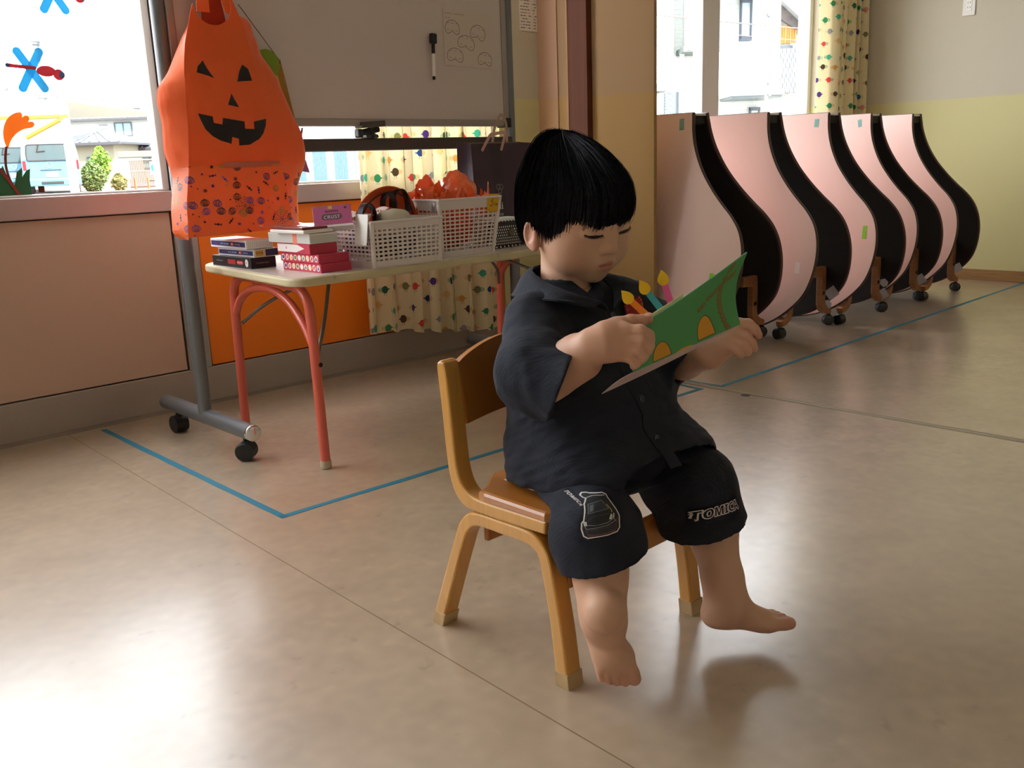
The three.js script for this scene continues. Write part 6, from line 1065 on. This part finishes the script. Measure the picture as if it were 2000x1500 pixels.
house('white two-storey house with a dark framed window beyond the gate', 22.7, 0.7, -57.6, 6.2, 3.5, 6, '#a8adac', '#565e66', { rh: 0.5, win: [[0.42, 2.9, 1.0, 0.75], [-0.75, 2.95, 0.45, 0.4]] });
house('small house with a pale grey roof between the shrub and the white house', 19.0, 0.6, -47.0, 2.4, 1.55, 3, '#a09c90', '#6b737c', { rh: 0.5, win: [[0.6, 0.9, 0.8, 0.6]] });
house('far house with a pale hipped roof behind the left utility pole', 20.1, 0.9, -68.6, 4.6, 4.5, 7, '#b0b4b4', '#6f7880', { rh: 1.2 });
house('far house with a broad pale roof behind the right utility pole', 23.8, 0.9, -66.4, 7.5, 4.3, 7, '#b4b6b4', '#868d92', { rh: 1.3 });
{ // utility poles and wires
  const pM = std('#6e7276', 0.8);
  const p1 = group('utility_pole', 'leaning grey utility pole at the far left of the left window', 'utility pole', [14.9, 0.4, -50.6], 0);
  mesh('mast', rod([0, 0, 0], [0.55, 9.6, -0.9], 0.34, 12, 0.12), pM, p1); mesh('stay', rod([0.25, 4.9, -0.3], [-2.2, 3.7, 0.4], 0.03, 6), pM, p1);
  const p2 = group('utility_pole', 'pale utility pole with transformer behind the dragonfly cling', 'utility pole', [14.5, 0.4, -43.7], 0);
  mesh('mast', rod([0, 0, 0], [0, 9.5, 0], 0.24, 12, 0.16), std('#90969a', 0.8), p2);
  mesh('transformer', [rod([-0.3, 6.1, 0.3], [-0.3, 6.8, 0.3], 0.22, 14), rod([-0.3, 6.8, 0.3], [-0.3, 6.9, 0.3], 0.1, 8)], std('#8b989c', 0.7), p2);
  mesh('cross_arm', [rbox(1.3, 0.1, 0.1, 0.02, 0, 7.3, 0), rbox(0.9, 0.08, 0.08, 0.02, 0.05, 6.0, 0.1), rbox(0.4, 0.14, 0.2, 0.02, -0.25, 3.9, 0.1)], pM, p2);
  mesh('step_bolt', Array.from({ length: 14 }, (_, i) => rbox(0.3, 0.06, 0.06, 0.01, (i % 2 ? 1 : -1) * 0.18, 3.2 + i * 0.22, 0.1)), pM, p2).userData.kind = 'stuff';
  const wr = (name, label, a, b, sag, r = 0.02) => tag(mesh(name, tube(Array.from({ length: 9 }, (_, i) => { const u = i / 8; return [lerp(a[0], b[0], u), lerp(a[1], b[1], u) - sag * 4 * u * (1 - u), lerp(a[2], b[2], u)]; }), r, 30, 5), std('#6d6a68', 0.8)), label, 'wire');
  wr('overhead_wire', 'sagging overhead wire running right from the pale utility pole over the roofs', [14.5, 4.35, -43.7], [22.5, 5.2, -40.5], 0.5, 0.03);
  wr('overhead_wire', 'upper of two thin wires crossing the white house in the right window', [9.4, 2.86, -8.9], [12.9, 2.20, -5.2], 0.03, 0.008);
  wr('overhead_wire', 'lower of two thin wires crossing the white house in the right window', [9.4, 2.71, -8.9], [12.9, 2.05, -5.2], 0.03, 0.006);
}
{ // gate, fences, shrubs, cones, sign
  const g = group('slatted_gate', 'brown slatted gate with a white box beside it beyond the shrub', 'gate', [14.75, 0.40, -35.7], RY);
  const sl = std('#5a463c', 0.8), n = 26; for (let i = 0; i < n; i++) mesh('slat', rbox(0.022, 1.0, 0.03, 0.004, -0.78 + i * 0.0624, 0.52, 0), sl, g);
  mesh('rail', rbox(1.66, 0.05, 0.05, 0.01, 0, 1.04, 0), std('#8a8d8e', 0.6), g); mesh('rail', rbox(1.66, 0.05, 0.05, 0.01, 0, 0.62, 0), std('#77706a', 0.6), g); mesh('rail', rbox(1.66, 0.06, 0.05, 0.01, 0, 0.04, 0), sl, g);
  mesh('gate_roof', rbox(1.75, 0.24, 0.5, 0.03, 0.05, 1.25, -0.3), std('#6b6a66', 0.8), g);
  const s = group('round_sign', 'white square sign with a teal round mark on the slatted gate', 'sign', [14.38, 0.82, -33.4], RY);
  mesh('board', rbox(0.4, 0.46, 0.03, 0.01, 0, 0.28, 0), std('#8f9a96', 0.6), s); mesh('teal_disc', T(new THREE.CylinderGeometry(0.15, 0.15, 0.02, 24), 0.0, 0.30, 0.025, Math.PI / 2, 0, 0), std('#189a86', 0.6), s); mesh('mark', [rbox(0.1, 0.03, 0.01, 0.003, 0.03, 0.34, 0.04), rbox(0.03, 0.1, 0.01, 0.003, 0.04, 0.30, 0.04)], std('#c9e6de', 0.6), s); mesh('leg', rbox(0.03, 0.5, 0.02, 0.004, 0, -0.15, -0.02), std('#8f9a96', 0.6), s);
  const wb = group('white_box', 'white cupboard box standing left of the slatted gate', 'cabinet', [13.45, 0.36, -34.2], RY);
  mesh('box_body', rbox(0.5, 0.62, 0.3, 0.02, 0, 0.7, 0), std('#c3c6c2', 0.6), wb); mesh('box_stand', rbox(0.44, 0.4, 0.26, 0.02, 0, 0.2, 0), std('#7a7d78', 0.7), wb);
  for (const [x, z, lab] of [[13.72, -33.75, 'orange road post left of the slatted gate centre'], [14.05, -33.4, 'orange road post in front of the slatted gate below the sign']]) { const c = group('road_post', lab, 'road post', [x, 0.36, z], 0); mesh('post', lathe([[0.07, 0], [0.06, 0.03], [0.04, 0.05], [0.035, 0.42], [0, 0.45]], 14), std('#b5502a', 0.6), c); mesh('base', lathe([[0, 0], [0.12, 0], [0.11, 0.03], [0, 0.035]], 14), std('#3c3a38', 0.8), c); }
  const shrub = (label, x, y, z, w, h, n, col) => { const q = group('shrub', label, 'shrub', [x, y, z], 0); const leaves = []; const pl = new THREE.PlaneGeometry(0.09, 0.05); for (let i = 0; i < n; i++) { const a = rr(0, 6.28), r = Math.sqrt(rnd()), yy = rnd(), k = Math.sin(Math.PI * (0.12 + 0.83 * yy)) * (0.75 + 0.3 * noise.noise(a, yy * 4, x)); leaves.push(T(pl.clone(), Math.cos(a) * r * w * k, yy * h, Math.sin(a) * r * w * k, rr(0, 6), rr(0, 6), rr(0, 6))); } mesh('foliage', leaves, phy(col, 0.8, { side: THREE.DoubleSide, transmission: 0.3, thickness: 0 }), q).userData.kind = 'stuff'; mesh('stem', [rod([0, 0, 0], [0.05, h * 0.8, 0], 0.03, 6), rod([0, 0, 0], [w * 0.4, h * 0.6, 0.1], 0.02, 6), rod([0, 0, 0], [-w * 0.4, h * 0.6, 0], 0.02, 6)], std('#5c4a34', 0.9), q); };
  shrub('bushy green shrub growing right of the carport post', 12.35, 0.36, -34.0, 0.62, 1.05, 2600, '#6f8a4a'); shrub('taller bright green tree above the shrub near the gate', 12.85, 0.9, -34.4, 0.45, 1.0, 1800, '#86a83e');
  shrub('low dry green shrub at the foot of the taller tree', 13.0, 0.36, -33.4, 0.35, 0.6, 1200, '#8a8a50');
  const bf = group('striped_screen', 'blue and white striped screen fence seen below the board', 'fence', [14.2, 0.25, -21.9], RY);
  for (let i = 0; i < 44; i++) mesh('slat', rbox(0.021, 0.92, 0.02, 0.003, -0.95 + i * 0.044, 0.62, 0), [std('#3f6fa0', 0.7), std('#3f6fa0', 0.7), std('#8fa0a8', 0.7)][i % 13 < 8 ? 0 : 2], bf);
  mesh('back_sheet', rbox(1.96, 0.9, 0.01, 0.002, 0, 0.62, -0.03), std('#aab4b8', 0.7), bf); mesh('rail', rbox(2.0, 0.05, 0.04, 0.01, 0, 1.1, 0), std('#8c8f90', 0.6), bf); mesh('kerb', rbox(2.0, 0.16, 0.2, 0.02, 0, 0.08, 0), std('#86827a', 0.9), bf);
}
// house across the lane in the right window
{
  const g = group('house', 'large white tiled-wall house filling the right window', 'house', [12.3, -0.2, -8.83], RY), k = 14 / 1794.55, X = (px) => (px - 1335) * k, Y = (py) => 2.62 - (py - 100) * k * 1.0 + 0.0;
  const sid = dataTex(256, (x, y) => { const r = (y * 16) % 1, c = (x * 8 + (Math.floor(y * 16) % 2) * 0.5) % 1; return 0.5 + 0.3 * (r < 0.08 || c < 0.03 ? -1 : 0.3) + 0.2 * tnoise(x, y, 40, 6); });
  const wallM = std('#c3c8c4', 0.9, { bumpMap: rep(sid, 1), bumpScale: 0.01 });
  const bx = (n, x0, x1, y0, y1, z0, z1, m, p = g) => mesh(n, uvPlanar(rb(x0, x1, y0, y1, z0, z1, 0.01), (x) => x / 1.1, (x, y) => y / 1.1), m, p);
  bx('wall', -1.6, X(1312), 0, 4.2, -5, 0.0, wallM); bx('wall', X(1312), X(1530), 0, 4.2, -5, -0.25, wallM);
  bx('upper_bay', X(1335), X(1392), Y(98), 4.2, -0.3, 0.28, std('#cfd3d0', 0.8)); bx('bay_soffit', X(1322), X(1394), Y(108), Y(97), -0.28, 0.32, std('#5f6866', 0.8));
  mesh('downpipe', rod([X(1326), 0, 0.08], [X(1326), Y(106), 0.08], 0.035, 8), std('#b3b8b4', 0.7), g); mesh('downpipe', rod([X(1334), Y(104), 0.3], [X(1334), 4.2, 0.3], 0.035, 8), std('#c9ceca', 0.7), g);
  const fr = std('#454c5a', 0.6), win = (x0, x1, y0, y1, z, bar) => { const f = mesh('window', [rb(x0, x1, y1 - 0.035, y1 + 0.015, z - 0.02, z + 0.05, 0.004), rb(x0, x1, y0 - 0.03, y0 + 0.04, z - 0.02, z + 0.05, 0.004), rb(x0, x0 + 0.03, y0, y1, z - 0.02, z + 0.05, 0.004), rb(x1 - 0.025, x1, y0, y1, z - 0.02, z + 0.05, 0.004), ...(bar ? [rb(bar, bar + 0.03, y0, y1, z - 0.02, z + 0.05, 0.004)] : [])], fr, g); mesh('pane', rb(x0, x1, y0, y1, z - 0.01, z + 0.01, 0.002), phy('#a9bec0', 0.12), f); };
  win(X(1350), X(1392), Y(86), Y(10), 0.29, X(1361)); win(X(1447), X(1471), Y(80), Y(8), -0.24); win(X(1470), X(1492), 0.4, Y(213), -0.24);
  bx('awning', X(1408), X(1512), Y(194), Y(184), -0.3, 0.55, std('#9aa6aa', 0.6)); bx('awning_edge', X(1412), X(1510), Y(198), Y(193), -0.26, 0.5, std('#6b757c', 0.6));
  const dw = sub('screen_window', g); bx('screen_frame', X(1292), X(1321), 0.6, Y(178), 0.0, 0.05, std('#59626c', 0.6), dw); bx('screen_pane', X(1294), X(1312), 0.65, Y(182), 0.05, 0.06, phy('#6f8a98', 0.2), dw);
  const lat = []; for (let i = 0; i < 16; i++) { lat.push(rod([X(1293), 0.6 + i * 0.09, 0.07], [X(1312), 0.74 + i * 0.09, 0.07], 0.006, 4), rod([X(1312), 0.6 + i * 0.09, 0.075], [X(1293), 0.74 + i * 0.09, 0.075], 0.006, 4)); } mesh('lattice', lat, std('#b9c2c4', 0.6), dw);
  bx('eave', X(1400), X(1552), Y(0), Y(-24), -0.6, 0.35, std('#7d878e', 0.7)); mesh('gutter', rod([X(1400), Y(2), 0.36], [X(1552), Y(2), 0.36], 0.05, 8), std('#8d979e', 0.6), g);
  const n2 = group('house', 'grey gabled house with a wooden panel to the right of the white house', 'house', [16.4, -0.2, -9.55], RY), q = 17 / 1794.55, X2 = (px) => (px - 1540) * q, Y2 = (py) => 3.33 - (py - 50) * q;
  mesh('roof', extr(poly([[X2(1500), Y2(-30)], [X2(1590), Y2(54)], [X2(1585), Y2(60)], [X2(1500), Y2(-16)]]), 1.2).translate(0, 0, -0.9), std('#8d8f94', 0.7), n2);
  mesh('gable_soffit', extr(poly([[X2(1500), Y2(-16)], [X2(1585), Y2(60)], [X2(1560), Y2(56)], [X2(1500), Y2(20)]]), 0.1).translate(0, 0, 0.0), std('#4c4748', 0.8), n2);
  for (let i = 0; i < 10; i++) mesh('plank', rbox(0.042, Y2(48) - Y2(82), 0.03, 0.004, X2(1529) + i * 0.0465 - 0.1, (Y2(48) + Y2(82)) / 2, 0.0), std(i % 2 ? '#a8743c' : '#9c6a34', 0.8), n2);
  mesh('wall', rb(X2(1480), X2(1556), 0, Y2(50), -4, -0.03, 0.02), std('#9a9a96', 0.8), n2); mesh('window_strip', rb(X2(1528), X2(1558), Y2(93), Y2(86), -0.05, 0.04, 0.01), std('#3c4450', 0.6), n2);
  const lower = sub('tiled_slope', n2); for (let j = 0; j < 9; j++) for (let i = 0; i < 7; i++) mesh('tile', rbox(0.075, 0.096, 0.03, 0.006, X2(1528) + i * 0.078 + (j % 2) * 0.039 - 0.04, Y2(97) - j * 0.09, 0.05 + j * 0.03, -0.3), std(['#5c6268', '#646a70', '#545a62'][(i + j * 2) % 3], 0.8), lower);
  const lp = group('garden_lamp', 'garden lamp post with a wide pale shade beside the bird-print curtain', 'lamp post', [8.57, 0, -4.78], 0);
  mesh('pole', rod([0, 0, 0], [0, 1.48, 0], 0.012, 10), std('#6d7478', 0.6), lp); mesh('cage', [0, 1, 2, 3].map((i) => rod([0.01 * Math.cos(i * 1.57), 1.46, 0.01 * Math.sin(i * 1.57)], [0.035 * Math.cos(i * 1.57), 1.575, 0.035 * Math.sin(i * 1.57)], 0.004, 5)), std('#6d7478', 0.6), lp);
  mesh('lamp_glass', lathe([[0, 1.575], [0.034, 1.575], [0.042, 1.63], [0, 1.635]], 18), std('#b8bcb8', 0.4), lp); mesh('shade', lathe([[0.105, 1.628], [0.03, 1.672], [0.0, 1.68]], 22), std('#b0b2ae', 0.6), lp); mesh('side_arm', rbox(0.03, 0.012, 0.012, 0.003, -0.015, 1.33, 0), std('#6d7478', 0.6), lp);
  const pl = group('service_pole', 'pale blue grey service pole standing in front of the white house', 'pole', [6.52, 0, -3.93], 0);
  mesh('pole', rod([0, 0, 0], [0, 2.6, 0], 0.0145, 12), std('#8b9aa6', 0.6), pl); mesh('clip', [rbox(0.04, 0.02, 0.02, 0.004, 0.01, 1.36, 0.014), rbox(0.04, 0.02, 0.02, 0.004, 0.012, 1.28, 0.014), rbox(0.05, 0.02, 0.02, 0.004, -0.02, 1.85, 0.014)], std('#6b7278', 0.6), pl);
  const bxs = group('roofed_post', 'grey roofed post box with a ring on top at the wall end edge', 'post', [10.06, 0, -7.82], RY);
  mesh('cap', extr(poly([[-0.22, 1.66], [0.2, 1.66], [0.14, 1.73], [0.06, 1.77], [-0.18, 1.77]]), 0.3, 0.01), std('#788086', 0.7), bxs); mesh('shaft', rbox(0.3, 1.66, 0.22, 0.02, -0.03, 0.83, 0.14), std('#8d918c', 0.8), bxs); mesh('ring', T(new THREE.TorusGeometry(0.05, 0.008, 6, 20), -0.02, 1.81, 0.15), std('#8d918c', 0.6), bxs);
  const ws = group('white_screen', 'white framed screen panel outside below the garden lamp', 'screen', [9.47, 0, -5.38], RY);
  mesh('panel', rbox(0.165, 1.0, 0.02, 0.004, 0, 0.89, 0), std('#b9bcbc', 0.6), ws); mesh('panel_frame', [rbox(0.18, 0.02, 0.03, 0.004, 0, 1.39, 0), rbox(0.015, 1.39, 0.03, 0.004, -0.085, 0.7, 0), rbox(0.015, 1.39, 0.03, 0.004, 0.085, 0.7, 0)], std('#c9cccc', 0.6), ws);
}

// ---------------------------------------------------------------- green card held in the hands
{
  const g = group('greeting_card', 'green folded card with orange spots and paper candles held by the child', 'card', [1.2, 0.58, -0.85]);
  const O = (p) => [p[0] - 1.2, p[1] - 0.58, p[2] + 0.85];
  const TL = vv([1.083, 0.594, -0.871]), TR = vv([1.345, 0.690, -0.838]), BR = vv([1.312, 0.5745, -0.828]), BL = vv([1.078, 0.531, -0.866]);
  const cover = (u, v) => { // u along the card, v from the top edge down to the fold
    const a = TL.clone().lerp(TR, u), b = BL.clone().lerp(BR, u), p = a.lerp(b, v), s = Math.sin(Math.PI * v);
    p.x += -0.012 * s * u * 1.2; p.z += -0.006 * s * u; p.y += -0.004 * Math.sin(Math.PI * u) * (1 - v);
    return p.toArray();
  };
  const tex = canvasTex(1024, 512, (c, w, h) => {
    c.fillStyle = '#4a9452'; c.fillRect(0, 0, w, h);
    const dot = (x, y, r = 27) => { c.fillStyle = 'rgba(122,92,40,0.75)'; c.beginPath(); c.ellipse(x, y, r, r * 0.82, 0.2, 0, 7); c.fill(); c.fillStyle = 'rgba(150,110,50,0.5)'; c.beginPath(); c.arc(x + 4, y - 3, r * 0.5, 0, 7); c.fill(); };
    for (const [x, y] of [[640, 232], [672, 210], [716, 180], [752, 168], [790, 152], [826, 136], [868, 122], [914, 118], [942, 108], [852, 92], [838, 160], [836, 200], [838, 240], [846, 276], [852, 312], [858, 350], [868, 392], [878, 430], [890, 470], [902, 496], [880, 52], [896, 24]]) dot(x, y);
    const egg = (x, y, rx, ry) => { c.fillStyle = '#d0921e'; c.strokeStyle = '#4a3510'; c.lineWidth = 6; c.beginPath(); c.moveTo(x - rx, y); c.bezierCurveTo(x - rx * 1.05, y - ry * 1.3, x + rx * 0.75, y - ry * 1.45, x + rx, y); c.closePath(); c.fill(); c.stroke(); };
    egg(262, 500, 84, 168); egg(690, 492, 84, 176); c.fillStyle = '#d0921e'; c.beginPath(); c.ellipse(470, 540, 110, 48, 0, 0, 7); c.fill();
  }, false);
  const cg = surf((u, v) => O(cover(u, v)), 30, 14); { const U = cg.attributes.uv; for (let i = 0; i < U.count; i++) U.setY(i, 1 - U.getY(i)); }
  mesh('cover', thick(cg, 0.0009), std('#ffffff', 0.6, { map: tex, side: THREE.DoubleSide }), g, { label: 'green cover with orange spots and brown stamped dots' });
  // inside lining of the cover and the second leaf that comes back towards the child
  mesh('lining', thick(surf((u, v) => { const p = cover(u, v); return O([p[0] - 0.0, p[1] + 0.0012, p[2] - 0.0016]); }, 30, 14), 0.0006), std('#8fd6b4', 0.6), g, { label: 'pale green inside' });
  const leaf = (u, v) => { const b = BL.clone().lerp(BR, u), dir = vv([-0.026, -0.036, -0.042]).multiplyScalar(v * (1 - 0.8 * u * u)); b.add(dir); b.y += 0.003 * Math.sin(Math.PI * v); return O(b.toArray()); };
  mesh('back_leaf', thick(surf(leaf, 24, 10), 0.0009), std('#c9b0ac', 0.7), g, { label: 'pinkish grey back leaf' });
  // pop-up paper candles
  const cand = [[[1.1335, 0.607, -0.880], [1.112, 0.6345, -0.898], '#f58a1c', 'orange paper candle'], [[1.1665, 0.618, -0.884], [1.150, 0.6445, -0.896], '#3fa6b4', 'teal paper candle'], [[1.193, 0.632, -0.886], [1.187, 0.654, -0.890], '#e85c9c', 'pink paper candle']];
  for (const [a, b, col, lab] of cand) {
    const A = vv(O(a)), B = vv(O(b)), d = B.clone().sub(A), L = d.length(), q = new THREE.Quaternion().setFromUnitVectors(V3(0, 1, 0), d.clone().normalize());
    const turn = new THREE.Quaternion().setFromAxisAngle(d.clone().normalize(), -0.75).multiply(q);
    const st = extr(poly([[-0.0058, -0.02], [0.0058, -0.02], [0.0050, L], [-0.0050, L]]), 0.0008); st.applyQuaternion(turn); st.translate(A.x, A.y, A.z);
    const c = mesh('paper_candle', st, std(col, 0.7), g, { label: lab });
    const fs = new THREE.Shape(); fs.moveTo(0, -0.004); fs.bezierCurveTo(0.012, -0.002, 0.011, 0.010, 0.001, 0.022); fs.bezierCurveTo(-0.002, 0.016, -0.012, 0.010, -0.009, 0.002); fs.bezierCurveTo(-0.007, -0.003, -0.003, -0.004, 0, -0.004);
    const fl = extr(fs, 0.0009); fl.applyQuaternion(turn); fl.translate(B.x, B.y, B.z); mesh('flame', fl, std('#f2c61e', 0.7), c, { label: 'yellow paper flame' });
  }
  const cake = surf((u, v) => { const p = vv(cover(0.18 + 0.3 * u, 0.02)); p.add(V3(-0.006 - 0.01 * v, 0.003 - 0.03 * v, -0.008)); return O(p.toArray()); }, 12, 4);
  mesh('pop_up_strip', thick(cake, 0.0008), std('#e9dca8', 0.7), g);
}

renderer.render(scene, camera);
